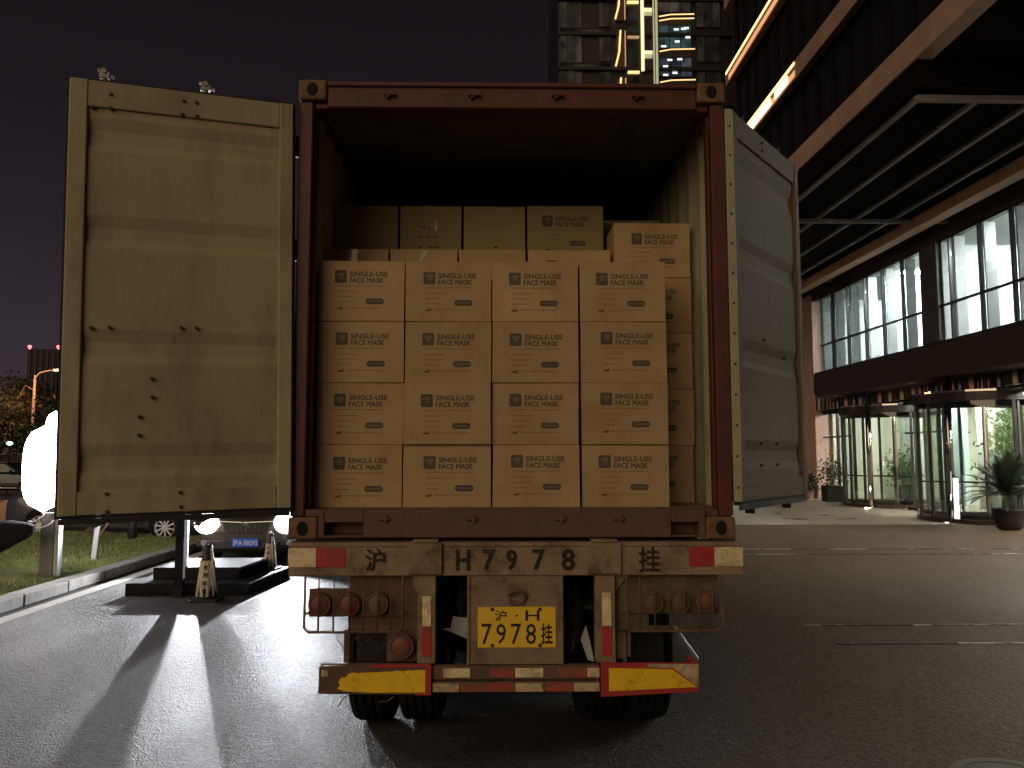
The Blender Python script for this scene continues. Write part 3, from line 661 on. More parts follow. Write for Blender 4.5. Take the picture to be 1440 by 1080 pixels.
# right cluster
q = MB(t3); q.box(.66, 1.20, YB + .035, YB + .045, .985, 1.195); q.box(.65, .82, YB + .046, YB + .055, .895, 1.19); q.box(.65, 1.19, YB + .05, YB + .06, .893, .918)
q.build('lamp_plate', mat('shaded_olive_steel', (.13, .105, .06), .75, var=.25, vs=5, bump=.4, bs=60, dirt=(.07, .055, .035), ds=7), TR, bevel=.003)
ring_lamp('tail_lamp', 1.127, 1.053, .052, redl, TR, YB + .03); dim = mat('brown_lens', (.13, .08, .05), .8, var=.2, vs=20); ring_lamp('tail_lamp', .98, 1.05, .052, dim, TR, YB + .03); ring_lamp('tail_lamp', .835, 1.05, .052, dim, TR, YB + .03)  # two of the right lamps get a darker brown lens
q = MB(t3)
q.tube([(x, YB - .03, z) for x, z in [(.69, 1.198), (.69, .93), (.71, .907), (1.18, .907), (1.205, .93), (1.205, 1.198)]], .007, 8)
for x in (.76, .84, .92, 1.0, 1.08, 1.15): q.tube([(x, YB - .03, 1.19), (x, YB - .034, 1.05), (x, YB - .03, .91)], .0045, 6)
for x in (.70, .95, 1.195): q.tube([(x, YB - .03, 1.0), (x, YB + .04, 1.0)], .006, 6)
q.build('lamp_cage', mudred, TR, smooth=True)
q = MB(t3); q.bar((.665, YB + .09, 1.19), (.675, YB + .09, .74), .05, .03); q.bar((.72, YB + .12, 1.19), (.715, YB + .12, .74), .03, .02); q.bar((.60, YB + .10, .86), (.70, YB + .10, .72), .03, .02); q.build('bracket_bar', mud, TR)
q = MB(t3); q.tube([(.95, YB + .02, .92), (1.075, YB + .02, .745)], .012, 8); q.build('stay_rod', galv, TR)
# struts with reflector strips, number board, hook
for x0, x1 in ((-.430, -.334), (.527, .632)):
    q = MB(t3); q.box(x0, x1, YB - .002, YB + .09, .735, 1.196); st = q.build('strut', mud, TR, bevel=.004)
    xs = (-.405, -.357) if x0 < 0 else (.560, .610)
    strip(xs[0], xs[1], .930, 1.088 if x0 < 0 else 1.105, pale, st, YB - .002); strip(xs[0], xs[1], .775, .928, redr, st, YB - .002)
q = MB(t3)
q.prism([(-.46, 1.195), (-.46, 1.14), (-.432, 1.10), (-.432, 1.195)], YB + .02, YB + .04); q.build('gusset', mud, TR)
q = MB(t3); q.prism([(.635, 1.195), (.70, 1.195), (.635, 1.10)], YB + .02, YB + .04); q.build('gusset', mud, TR)
q = MB(t3); q.box(-.158, .345, YB + .004, YB + .02, .728, 1.196); q.box(-.165, -.15, YB - .004, YB + .05, .728, 1.196); q.box(.338, .352, YB - .004, YB + .05, .728, 1.196)
nb = q.build('number_board', mud, TR, bevel=.003)
q = MB(t3); q.box(-.108, .312, YB - .001, YB + .0035, .816, 1.030); pl = q.build('number_plate', ply, TR, bevel=.003)
yy = YB - .0025
for ch, x, z, h, w, b_ in (('沪', .015, .985, .058, .062, .012), ('·', .10, .985, .012, .012, .02), ('H', .185, .985, .055, .075, .008), ('7', -.060, .889, .108, .055, .004), ('9', .017, .889, .108, .052, .004), ('7', .097, .889, .108, .055, .004), ('8', .177, .889, .108, .055, .004), ('挂', .262, .889, .108, .062, .018)):
    q = MB(t3); q.text(ch, x, yy, z, h, w, b_); q.build('plate_character', mat('plate_black', (.02, .018, .012), .6), pl)
q = MB(t3)
for x, z in ((-.03, .829), (.225, .829), (-.03, 1.018), (.225, 1.018)): q = MB(t3); q.cyl((x, YB - .004, z), (x, YB + .002, z), .010, n=10); q.build('bolt', boltm, pl)
q = MB(t3); pts = [(.10 + .045 * math.cos(t), YB - .01 - .02 * math.sin(t), 1.085 + .035 * math.sin(t)) for t in np.linspace(-2.6, 2.9, 16)]
q.tube(pts, .011, 8); q.box(.06, .135, YB - .012, YB + .004, 1.045, 1.062); q.build('tow_hook', mudred, nb, smooth=False)
# bumper: bars and boards
q = MB(t3); q.box(-.348, .545, YB + .03, YB + .045, .585, .722)
q.box(-.348, .545, YB + .002, YB + .03, .650, .722); q.box(-.348, .545, YB + .002, YB + .03, .583, .640)
bump = q.build('bumper_bar', mudred, TR, bevel=.004)
for x0, x1, m_ in ((-.29, -.147, pale), (-.045, .088, redfade), (.092, .243, pale), (.32, .476, redfade), (.478, .543, pale)): strip(x0, x1, .662, .710, m_, bump, YB + .002)
for x0, x1, m_ in ((-.346, -.206, palefade), (-.20, .09, redfade), (.094, .243, palefade), (.255, .40, redfade), (.405, .543, palefade)): strip(x0, x1, .588, .632, m_, bump, YB + .002)
q = MB(t3); q.prism([(-.950, .585), (-.352, .575), (-.352, .738), (-.948, .725)], YB - .012, YB + .0015); q.prism([(-.950, .585), (-.942, .58), (-.94, .73), (-.948, .725)], YB + .002, YB + .08)
q.box(-.94, -.36, YB + .01, YB + .03, .725, .733)
bl = q.build('marker_board', mudred, TR, bevel=.003)
q = MB(t3); q.prism([(-.68, .735), (-.354, .737), (-.354, .577), (-.44, .576), (-.40, .60), (-.385, .72), (-.68, .720)], YB - .0155, YB - .0125); q.build('red_border', mat('dull_red_board', (.40, .035, .035), .6), bl)
q = MB(t3); random.seed(9); tp = [(-.385, .592), (-.385, .705)]
poly = [(-.385, .592), (-.385, .706)] + [(-.385 - .022 * i, .708 - .001 * i + random.uniform(-.002, .002)) for i in range(1, 17)]
poly += [(-.765, .695), (-.79, .690), (-.805, .672), (-.83, .668), (-.842, .648), (-.835, .63), (-.85, .612), (-.815, .602), (-.79, .598)]
poly += [(-.74, .596), (-.65, .590), (-.55, .592), (-.46, .590)]
q.prism(poly, YB - .0165, YB - .0127); q.build('yellow_panel', yel, bl)
strip(-.935, -.90, .675, .71, palefade, bl, YB - .012)
q = MB(t3); q.prism([(.549, .560), (1.075, .585), (1.078, .735), (.549, .738)], YB - .012, YB + .0015); q.box(1.045, 1.075, YB + .002, YB + .15, .60, .73)
br_ = q.build('marker_board', mat('dull_red_board', (.40, .035, .035), .6, var=.2, vs=8, dirt=(.17, .07, .05), ds=8), TR, bevel=.003)
q = MB(t3); q.prism([(.592, .592), (1.06, .612), (.93, .704), (.592, .712)], YB - .0165, YB - .0127); q.build('yellow_panel', yel, br_)
q = MB(t3); q.prism([(1.062, .615), (1.070, .600), (1.073, .73), (.80, .732), (.80, .715), (.935, .7105)], YB - .0155, YB - .0126); q.build('bare_patch', palefade, br_)
# litter caught on the axle guard: pale cloth scraps
cl = mat('pale_cloth', (.45, .47, .48), .8, var=.2, vs=8, bump=.4, bs=20)
def scrap(pts, y, label):
    q = MB((pts[0][0], y, pts[0][1])); n = 7; 
    q.prism(pts, y - .004, y + .004); o = q.build('cloth_scrap', cl, bevel=.002); tag(o, label, 'rag'); return o
q = MB(t3); q.prism([(-.325, .885), (-.27, .868), (-.17, .828), (-.17, .94), (-.25, .95), (-.262, .885)], YB + .16, YB + .165); q.build('cloth_scrap', cl, TR)
q = MB(t3); q.prism([(.46, .82), (.49, .90), (.515, .80), (.535, .70), (.50, .71)], YB + .16, YB + .165); q.build('cloth_scrap', cl, TR)
q = MB(t3)
q.tube([(-.30, YB + .3, 1.15), (-.29, YB + .4, .95), (-.22, YB + .3, .80)], .012, 6); q.box(-.23, -.20, YB + .35, YB + .5, .8, 1.2); q.build('air_hose', under, TR); q = MB(t3); q.tube([(.40, YB + .3, 1.1), (.45, YB + .4, .9), (.42, YB + .3, .72)], .012, 6); q.box(.44, .47, YB + .35, YB + .5, .75, 1.2); q.build('air_hose', under, TR)

# ------------------------------------------------------------------ left side: lamp, posts, platform, cones
LX, LY = -6.40, 11.45
LG = empty('lit_sign_post', (LX + .10, LY, lawn_h(LX, LY)), label='tall blinding white lamp panel on a grey steel post standing in the lawn', cat='lamp')
l3 = (LX + .10, LY, lawn_h(LX, LY)); zg = l3[2]
postm = mat('grey_post_paint', (.22, .22, .23), .45, metal=.3, var=.12, vs=6)
q = MB(l3); q.box(LX - .06, LX + .13, LY - .05, LY + .07, zg - .02, 1.02); q.build('post', postm, LG, bevel=.006)
q = MB(l3); q.box(LX + .1305, LX + .19, LY - .04, LY + .08, zg - .02, 1.05); q.build('side_channel', galv, LG, bevel=.004)
white = emit('lamp_white', (1, .97, 1), 26)
q = MB(l3)
def rbox(q, x0, x1, y0, y1, z0, z1, top=.5):
    prof = []
    cx, cy = (x0 + x1) / 2, (y0 + y1) / 2; n = 28; rings = []
    for k in range(13):
        t = k / 12; z = z0 + (z1 - z0) * t; s = (1 - abs(2 * t - 1) ** 3.2) ** .5; s = max(s, .05)
        rings.append([(cx + (x1 - x0) / 2 * s * math.cos(a) , cy + (y1 - y0) / 2 * s * math.sin(a), z) for a in np.linspace(0, 2 * math.pi, n, endpoint=False)])
    vs = [p for r_ in rings for p in r_]
    q.add(vs, [(j * n + i, j * n + (i + 1) % n, (j + 1) * n + (i + 1) % n, (j + 1) * n + i) for j in range(12) for i in range(n)] + [tuple(range(n - 1, -1, -1)), tuple(range(12 * n, 13 * n))])
rbox(q, -6.79, -6.15, LY - .10, LY + .10, 1.03, 2.26); q.build('lamp_panel', white, LG, smooth=True)
q = MB(l3); rbox(q, -6.47, -6.20, LY - .14, LY + .06, 1.7, 2.46); q.build('lamp_panel', white, LG, smooth=True)
q = MB(l3)
q.tube([(-6.38, LY - .12, 1.05), (-6.36, LY - .16, .98), (-6.42, LY - .2, .93), (-6.50, LY - .2, .90), (-6.55, LY - .2, .91)], .012, 6)
q.tube([(-6.20, LY - .2, .92), (-6.26, LY - .22, .86), (-6.33, LY - .22, .83), (-6.42, LY - .22, .81)], .010, 6); q.build('cable', mat('white_cable', (.7, .68, .66), .5), LG, smooth=True)
# dark barrier arm reaching in from the left
BA = empty('barrier_arm', (-9.6, LY - .35, .1), label='thick dark barrier arm tapering in from the left edge under the white lamp', cat='barrier')
b3 = (-9.6, LY - .35, .1)
q = MB(b3); y = LY - .35
n = 12; vs = []
for x, zc, rr in ((-9.6, .72, .30), (-7.4, .63, .29), (-6.95, .68, .25), (-6.72, .75, .19), (-6.45, .80, .10), (-6.38, .81, .045)):
    for i in range(n):
        t = 2 * math.pi * (i + .5) / n; cs, sn = math.cos(t), math.sin(t); e = .55
        vs.append((x, y + rr * .6 * (abs(cs) ** e) * (1 if cs > 0 else -1), zc + rr * (abs(sn) ** e) * (1 if sn > 0 else -1)))
q.add(vs, [(j * n + i, j * n + (i + 1) % n, (j + 1) * n + (i + 1) % n, (j + 1) * n + i) for j in range(5) for i in range(n)] + [tuple(range(n - 1, -1, -1)), tuple(range(5 * n, 6 * n))])
armm = mat('dark_barrier_paint', (.018, .017, .024), .8, spec=.2, var=.2, vs=5)
q.build('boom', armm, BA, bevel=.004)
q = MB(b3); q.box(-9.85, -9.25, y - .2, y + .2, .12, .45); q.build('cabinet', armm, BA, bevel=.02)
# soil mound, staked stick, bollard, white marker post
wp = MB((-6.60, 13.2, lawn_h(-6.6, 13.2))); wp.bar((-6.60, 13.2, .1), (-6.51, 13.2, 1.1), .085, .05, up=(0, 1, 0)); tag(wp.build('marker_post', mat('white_post', (.55, .55, .56), .5, var=.1, vs=6), bevel=.006), 'slim pale grey post leaning slightly on the lawn behind the kerb', 'post')
bo = MB((-7.35, 16.2, lawn_h(-7.35, 16.2))); bo.lathe([(.085, 0), (.09, .01), (.085, .40), (.075, .44), (.085, .46), (.085, 1.0), (.06, 1.03), (.01, 1.035)], (-7.35, 16.2, lawn_h(-7.35, 16.2)), 20)
tag(bo.build('bollard', mat('black_bollard', (.02, .02, .024), .45), smooth=True), 'black bollard at the far side of the lawn before the parked car', 'bollard')
sk = MB((-7.7, 15.3, .15)); sk.bar((-7.62, 15.2, .15), (-7.40, 15.6, .72), .035, .02); tag(sk.build('wooden_stake', mat('raw_wood', (.42, .28, .16), .7, var=.2, vs=9)), 'leaning wooden stake on the lawn beside the black bollard', 'stake')
# two step platform
blk = mat('black_platform', (.010, .010, .014), .85, var=.25, vs=3, bump=.25, bs=40, dirt=(.03, .03, .036), ds=5, spec=.25)
PF = empty('step_platform', (-4.0, 11.4, 0), label='low black two step platform on the road in front of the headlit car', cat='platform'); p3 = (-4, 11.4, 0)
lip = mat('metal_lip', (.42, .42, .44), .35, metal=.9)
q = MB(p3); q.prism([(-4.875, 10.60), (-3.27, 10.62), (-3.13, 12.15), (-4.80, 12.15)], 0, .160, 'z'); q.build('lower_step', blk, PF, bevel=.01, seg=2)
q = MB(p3); q.prism([(-4.66, 10.93), (-3.50, 10.93), (-3.35, 11.95), (-4.60, 11.95)], .161, .315, 'z'); q.build('upper_step', blk, PF, bevel=.01, seg=2)
q = MB(p3); q.bar((-3.262, 10.615, .155), (-3.122, 12.15, .155), .016, .02); q.build('edge_lip', lip, PF)
q = MB(p3); q.bar((-3.492, 10.925, .310), (-3.342, 11.95, .310), .016, .02); q.build('edge_lip', lip, PF)
X_ = -4.14; pb = MB((X_, 10.52, 0)); pb.box(X_ - .055, X_ + .055, 10.48, 10.56, 0, 2.05)
po = pb.build('dark_post', blk, bevel=.004); tag(po, 'dark square post standing on the road right in front of the black steps', 'post')
wb = MB((-4.26, 11.0, .316)); wb.box(-4.26 - .025, -4.26 + .025, 10.98, 11.04, .316, 1.9); tag(wb.build('white_pole', mat('white_post', (.55, .55, .56), .5), bevel=.004), 'white pole on the upper black step just behind the dark post', 'pole')
# cones
conem = mat('dark_cone_body', (.03, .028, .03), .5); sleeve = mat('cone_sleeve', (.66, .60, .48), .3, metal=.1, var=.35, vs=14, bump=.7, bs=16)  # one even dark tone for cone base and body
def cone(x, y, z, label, rz=0, chars='专用车位'):
    c = empty('traffic_cone', (x, y, z), rz, label=label, cat='traffic cone', group='traffic cones by the black platform')
    q = MB(); q.prism([(-.19, -.15), (-.15, -.19), (.15, -.19), (.19, -.15), (.19, .15), (.15, .19), (-.15, .19), (-.19, .15)], .001, .035, 'z'); q.build('base', conem, c, bevel=.006)
    q = MB(); q.lathe([(.135, .035), (.13, .055), (.058, .66), (.052, .69), (.03, .70), (.01, .70)], n=28); q.build('cone_body', conem, c, smooth=True)
    q = MB(); q.lathe([(.133, .062), (.086, .50), (.070, .501), (.12, .063)], n=10); q.build('sleeve', sleeve, c)
    q = MB(); q.tube([(-.02, 0, .69), (-.022, 0, .73), (0, 0, .745), (.022, 0, .73), (.02, 0, .69)], .007, 6); q.build('top_loop', mat('white_cable', (.7, .68, .66), .5), c, smooth=True)
    q = MB(); q.tube([(.015, -.01, .67), (.06, -.05, .62), (.085, -.09, .48), (.11, -.10, .33), (.135, -.09, .12)], [.012, .014, .014, .012, .008], 6); q.build('pull_strap', mat('white_cable', (.7, .68, .66), .5), c, smooth=True)
    q = MB()
    for i, ch in enumerate(chars): 
        zc = .42 - i * .095; rr = .133 - (zc - .062) * .107
        q.text(ch, 0, -rr - .002, zc, .062, .062, .02)
    tag(q.build('sleeve_lettering', black, c), kind='stuff')
    return c
cone(-3.70, 10.28, 0, 'traffic cone with pale sleeve standing on the road in front of the black step', R(8))
cone(-3.36, 11.78 + .1, .161 - .0, 'traffic cone with pale sleeve at the far corner of the black step by the car', R(-12)).scale = (.74, .74, .74)
# ------------------------------------------------------------------ cars
chrome = mat('chrome', (.7, .7, .72), .08, metal=1)
cglass = mat('car_glass', (.012, .013, .015), .06, coat=.5)
plastic = mat('black_plastic', (.02, .02, .022), .5)
def car_body(paint, front_detail=False):
    root = bpy.data.objects.new('parked_car', None); C.objects.link(root)
    # stations along y: (y, half width, z low, z shoulder, z top)
    st = [(.0, .62, .36, .58, .66), (.06, .76, .24, .66, .76), (.25, .86, .20, .74, .86), (.7, .905, .19, .84, .94), (1.25, .915, .19, .90, 1.01), (1.6, .915, .19, .92, 1.03), (3.3, .915, .19, .94, 1.04), (4.1, .90, .20, .95, 1.08), (4.55, .86, .24, .88, 1.04), (4.72, .74, .34, .78, .92)]
    q = MB(); vs = []; k = 12
    for y, w, zl, zs, zt in st:
        ring = [(0, zl), (.55 * w, zl), (.93 * w, zl + .02), (w, zl + .16), (w * 1.0, (zl + zs) / 2), (w * .985, zs), (w * .90, zs + (zt - zs) * .62), (w * .55, zt - .01), (0, zt)]
        vs += [(x, y, z) for x, z in ring] + [(-x, y, z) for x, z in ring[1:-1][::-1]]
    n = 16
    q.add(vs, [(j * n + i, j * n + (i + 1) % n, (j + 1) * n + (i + 1) % n, (j + 1) * n + i) for j in range(len(st) - 1) for i in range(n)] + [tuple(range(n - 1, -1, -1)), tuple(range((len(st) - 1) * n, len(st) * n))])
    b = q.build('body', paint, root, smooth=True); sm = b.modifiers.new('sub', 'SUBSURF'); sm.levels = 2; sm.render_levels = 2
    # greenhouse
    q = MB(); cs = [(1.25, .80, 1.0, .02), (2.0, .66, 1.44, .5), (3.2, .66, 1.46, .5), (4.15, .74, 1.06, .02)]
    lo = [(-.80, 1.30, 1.0), (.80, 1.30, 1.0), (.80, 4.05, 1.03), (-.80, 4.05, 1.03)]; hi = [(-.62, 2.05, 1.43), (.62, 2.05, 1.43), (.62, 3.45, 1.44), (-.62, 3.45, 1.44)]
    q.add(lo + hi, [(3, 2, 1, 0), (4, 5, 6, 7), (0, 1, 5, 4), (1, 2, 6, 5), (2, 3, 7, 6), (3, 0, 4, 7)]); q.build('window', cglass, root, bevel=.05, seg=3)
    q = MB(); q.box(-.63, .63, 2.0, 3.5, 1.415, 1.475); q.build('roof', paint, root, bevel=.03, seg=3)
    for s in (-1, 1):
        for p0_, p1_, a_, b_ in (((s * .80, 1.28, 1.0), (s * .63, 2.04, 1.435), .06, .04), ((s * .815, 2.75, 1.0), (s * .64, 2.75, 1.435), .07, .03), ((s * .79, 4.1, 1.03), (s * .63, 3.45, 1.44), .09, .05)):
            q = MB(); q.bar(p0_, p1_, a_, b_); q.build('pillar', paint, root)
        q = MB(); q.box(s * .86, s * 1.03, 1.55, 1.66, 1.0, 1.12); q.build('mirror', paint, root, bevel=.03, seg=2)
        q = MB(); q.box(s * .90, s * .925, 1.2, 3.55, .30, .345); q.build('sill_trim', chrome, root, bevel=.006)
        for yw in (.92, 3.72):
            q = MB(); q.M = Matrix.Translation((s * .845, yw, .325)) @ Matrix.Rotation(R(90 * s), 4, 'Y')
            q.lathe([(.215, -.10), (.30, -.10), (.325, -.07), (.325, .07), (.30, .11), (.225, .11), (.215, .06)], n=36); wh = q.build('wheel', tyre, root, smooth=True)
            q = MB(); q.M = Matrix.Translation((s * .845, yw, .325)) @ Matrix.Rotation(R(90 * s), 4, 'Y')
            q.lathe([(.20, .0), (.224, .10), (.218, .118), (.208, .10), (.195, .02)], n=36)
            for i in range(10):
                a = 2 * math.pi * i / 10; a2 = a + .09
                q.bar((.03 * math.cos(a), .03 * math.sin(a), .085), (.212 * math.cos(a2), .212 * math.sin(a2), .10), .030, .02)
            q.cyl((0, 0, .05), (0, 0, .105), .045, n=14); q.build('rim', mat('alloy', (.80, .77, .75), .4, metal=.1), wh)
            q = MB(); q.tube([(s * .925, yw + .365 * math.cos(t), .33 + .365 * math.sin(t)) for t in np.linspace(-.25, math.pi + .25, 20)], .022, 6)
            q.build('wheel_arch', plastic, root, smooth=True)
    return root
gold = mat('champagne_paint', (.06, .046, .033), .3, metal=.3, var=.05, coat=.8)
car = car_body(gold)
# front-facing details
for s in (-1, 1):
    q = MB(); q.prism([(s * .50, .66), (s * .50, .745), (s * .62, .80), (s * .86, .83), (s * .84, .72)], .02, .16); hl = q.build('headlight', mat('lamp_bucket', (.5, .5, .52), .15, metal=.9), car, bevel=.01)
    q = MB(); 
    vs = []
    n = 20
    for rr, dy in ((.125, 0), (.11, -.03), (.06, -.05), (.004, -.055)):
        for i in range(n): t = 2 * math.pi * i / n; vs.append((s * .65 + rr * 1.65 * math.cos(t), .005 + dy, .725 + rr * 1.45 * math.sin(t)))
    q.add(vs, [(j * n + i, j * n + (i + 1) % n, (j + 1) * n + (i + 1) % n, (j + 1) * n + i) for j in range(3) for i in range(n)]); q.build('lit_lens', emit('headlight_white', (.95, .97, 1), 9), hl, smooth=True)
    q = MB(); q.prism([(s * .56, .36), (s * .80, .33), (s * .84, .44), (s * .60, .45)], .03, .10); q.build('fog_lamp_bezel', plastic, car, bevel=.01)
    q = MB(); q.cyl((s * .70, .025, .395), (s * .70, .05, .395), .045, n=16); q.build('fog_lamp', chrome, car)
q = MB(); q.prism([(-.40, .735), (.40, .735), (.36, .61), (.26, .55), (-.26, .55), (-.36, .61)], -.012, .05); gr_ = q.build('grille', plastic, car, bevel=.008)
q = MB(); q.tube([(-.44, -.018, .745), (-.2, -.03, .735), (0, -.034, .728), (.2, -.03, .735), (.44, -.018, .745)], .014, 8); 
for i in range(9): x = -.32 + i * .08; q.bar((x, -.014, .72), (x * .92, -.014, .57), .008, .006)
q.build('grille_bar', chrome, gr_)
q = MB(); pts = [(.062 * math.cos(t), -.045, .69 + .062 * math.sin(t)) for t in np.linspace(0, 2 * math.pi, 25)]; q.tube(pts, .008, 6)
for dx in (-.028, 0, .028): q.prism([(dx - .014, .715), (dx + .014, .715), (dx + .014, .685), (dx, .662), (dx - .014, .685)], -.05, -.044)
q.build('emblem', chrome, gr_)
q = MB(); q.prism([(-.55, .43), (.55, .43), (.50, .30), (-.50, .30)], -.004, .06); q.build('lower_intake', plastic, car, bevel=.01)
q = MB(); q.box(-.22, .22, -.035, -.025, .335, .475); cp = q.build('number_plate', mat('blue_plate', (.02, .11, .55), .4), car, bevel=.004)
q = MB(); q.text('沪A·5B292', 0, -.0365, .405, .10, .40, .012); tag(q.build('plate_lettering', mat('plate_white', (.75, .75, .78), .5), cp), kind='stuff')
car.location = (-4.12, 13.15, 0); tag(car, 'champagne car facing the camera with both headlights glaring', 'car', 'cars parked on the left')
for s in (-1, 1):
    ld = bpy.data.lights.new('headlight_beam', 'SPOT'); ld.energy = 780; ld.color = (.93, .96, 1); ld.spot_size = R(86); ld.spot_blend = .6; ld.shadow_soft_size = .015
    lo_ = bpy.data.objects.new('headlight_beam', ld); C.objects.link(lo_); lo_.parent = car; lo_.location = (s * .78, -.09, .73)
    lo_.rotation_euler = Vector((0, -1, -.06)).to_track_quat('-Z', 'Y').to_euler()
dk = mat('dark_car_paint', (.05, .055, .075), .25, var=.05, coat=.8)
c2 = car_body(dk); c2.location = (-10.15, 17.6, 0); c2.rotation_euler = (0, 0, R(95) + math.pi)
c2.location = (-5.9, 17.55, 0); c2.rotation_euler = (0, 0, R(83)); tag(c2, 'dark car parked side on behind the lawn, alloy wheels catching the light', 'car', 'cars parked on the left')
gsil = mat('grey_car_paint', (.03, .03, .034), .3, metal=.4, var=.05, coat=.8)
def swap(o, a, b):
    if o.type == 'MESH':
        o.data = o.data.copy()
        for i, m in enumerate(o.data.materials):
            if m == a: o.data.materials[i] = b
    for c in o.children: swap(c, a, b)
for i, (x, y, rz, lab) in enumerate(((-5.9, 20.9, 88, 'silver grey car parked behind the dark one beyond the lawn'), (-20.3, 37.0, 90, 'distant pale car standing across the far road at the left edge'))):
    c3 = copy_tree(c2); swap(c3, dk, gsil); c3.location = (x, y, 0); c3.rotation_euler = (0, 0, R(rz)); c3['label'] = lab

# ------------------------------------------------------------------ trees at the far left, street lamp, dark block
leafm = mat('night_leaf', (.07, .075, .03), .7, var=.4, vs=.6)
bark = mat('bark', (.10, .075, .05), .85, var=.3, vs=5, bump=.6, bs=12)
def tree(name, x, y, h, rad, label, seed, nl=2600, leaf=.22, group='trees along the far road'):
    r0 = random.Random(seed); T = empty(name, (x, y, 0), label=label, cat='tree', group=group)
    q = MB(); q.tube([(0, 0, -.05), (.05, 0, h * .2), (-.03, .05, h * .42), (.08, 0, h * .62)], [rad * .09, rad * .07, rad * .055, rad * .03], 8)
    tips = []
    for i in range(9):
        a = r0.uniform(0, 6.28); zz = h * r0.uniform(.25, .5); L = rad * r0.uniform(.5, .95); e = (L * math.cos(a), L * math.sin(a), zz + h * r0.uniform(.15, .38))
        q.tube([(0, 0, zz), (e[0] * .5, e[1] * .5, zz + (e[2] - zz) * .6), e], [rad * .035, rad * .02, rad * .008], 6); tips.append(e)
    q.build('trunk', bark, T, smooth=True)
    rr = np.random.default_rng(seed); cl_ = [np.array(t) for t in tips] + [np.array((r0.uniform(-.5, .5) * rad, r0.uniform(-.5, .5) * rad, h * r0.uniform(.55, .95))) for _ in range(10)]
    vs = []; fs = []
    for k in range(nl):
        c = cl_[k % len(cl_)]; p = c + rr.normal(size=3) * rad * .17 * np.array((1, 1, .75)); u = rr.normal(size=3); u /= np.linalg.norm(u); w = np.cross(u, rr.normal(size=3)); w /= np.linalg.norm(w); s = leaf * rr.uniform(.5, 1.1)
        b_ = len(vs); vs += [tuple(p - u * s), tuple(p + w * s * .45), tuple(p + u * s), tuple(p - w * s * .45)]; fs.append((b_, b_ + 1, b_ + 2, b_ + 3))
    me = bpy.data.meshes.new('crown'); me.from_pydata(vs, [], fs); me.materials.append(leafm); o = bpy.data.objects.new('crown', me); C.objects.link(o); o.parent = T
    return T
for i, (x, y, h, r_, lab) in enumerate(((-38.5, 61, 7.2, 3.6, 'bushy tree lit orange at the left edge beside the street lamp'), (-32.0, 64, 6.6, 3.0, 'orange lit tree right of the tall street lamp, partly behind the door'), (-35.5, 56.5, 4.6, 2.6, 'lower tree in front of the tall street lamp pole'), (-28.5, 52, 5.0, 2.4, 'small dark tree behind the white lamp'), (-41.5, 70, 8.5, 3.4, 'taller tree rising behind the orange lit one at the left edge'))):
    tree('roadside_tree', x, y, h, r_, lab, 20 + i)
SLX, SLY = -35.0, 60.0
SL = empty('street_lamp', (SLX, SLY, 0), label='tall thin street lamp with a curved arm glowing orange over the far trees', cat='street lamp')
q = MB(); q.tube([(0, 0, 0), (0, 0, 5), (0, 0, 7.75)], [.14, .11, .09], 10); q.build('pole', mat('lamp_pole', (.45, .36, .28), .5), SL, smooth=True)
q = MB(); q.tube([(0, 0, 7.5), (.3, 0, 7.95), (.9, 0, 8.1), (1.6, 0, 8.2)], .05, 8); q.tube([(0, 0, 6.6), (-.7, 0, 7.0), (-1.0, 0, 6.4), (-.9, 0, 5.6)], .025, 6); q.build('arm', mat('lamp_pole', (.45, .36, .28), .5), SL, smooth=True)
q = MB(); q.box(1.35, 1.95, -.14, .14, 8.14, 8.26); hd_ = q.build('lamp_head', galv, SL, bevel=.03)
q = MB(); q.box(1.4, 1.9, -.11, .11, 8.11, 8.135); q.build('lit_lens', emit('sodium', (1, .45, .18), 25), hd_)
ld = bpy.data.lights.new('street_lamp_light', 'POINT'); ld.energy = 1100; ld.color = (1, .42, .2); ld.shadow_soft_size = .3
lo_ = bpy.data.objects.new('street_lamp_light', ld); C.objects.link(lo_); lo_.parent = SL; lo_.location = (1.2, -3.0, 8.0)
DB = empty('distant_office_block', (-172.5, 300, 0), label='far dark high rise with two red beacons on its roof', cat='building')
q = MB(); q.box(-5.8, 5.8, 0, 12, -.05, 41.3); dbm = mat('distant_concrete', (.028, .022, .026), .8, var=.2, vs=.2); q.build('wall', dbm, DB)
q = MB()
for i in range(5): q.box(-5.2 + i * 2.2, -4.4 + i * 2.2, -.25, -.01, 0, 41)
q.build('fin', mat('distant_fin', (.06, .045, .05), .8), DB)
for x in (-5.4, 5.4):
    q = MB(); q.cyl((x, .5, 41.3), (x, .5, 41.9), .25, n=8); q.lathe([(.55, 0), (.7, .4), (.55, .9), (.05, 1.1)], (x, .5, 41.9), 10); q.build('beacon', emit('red_beacon', (1, .12, .12), 4), DB)
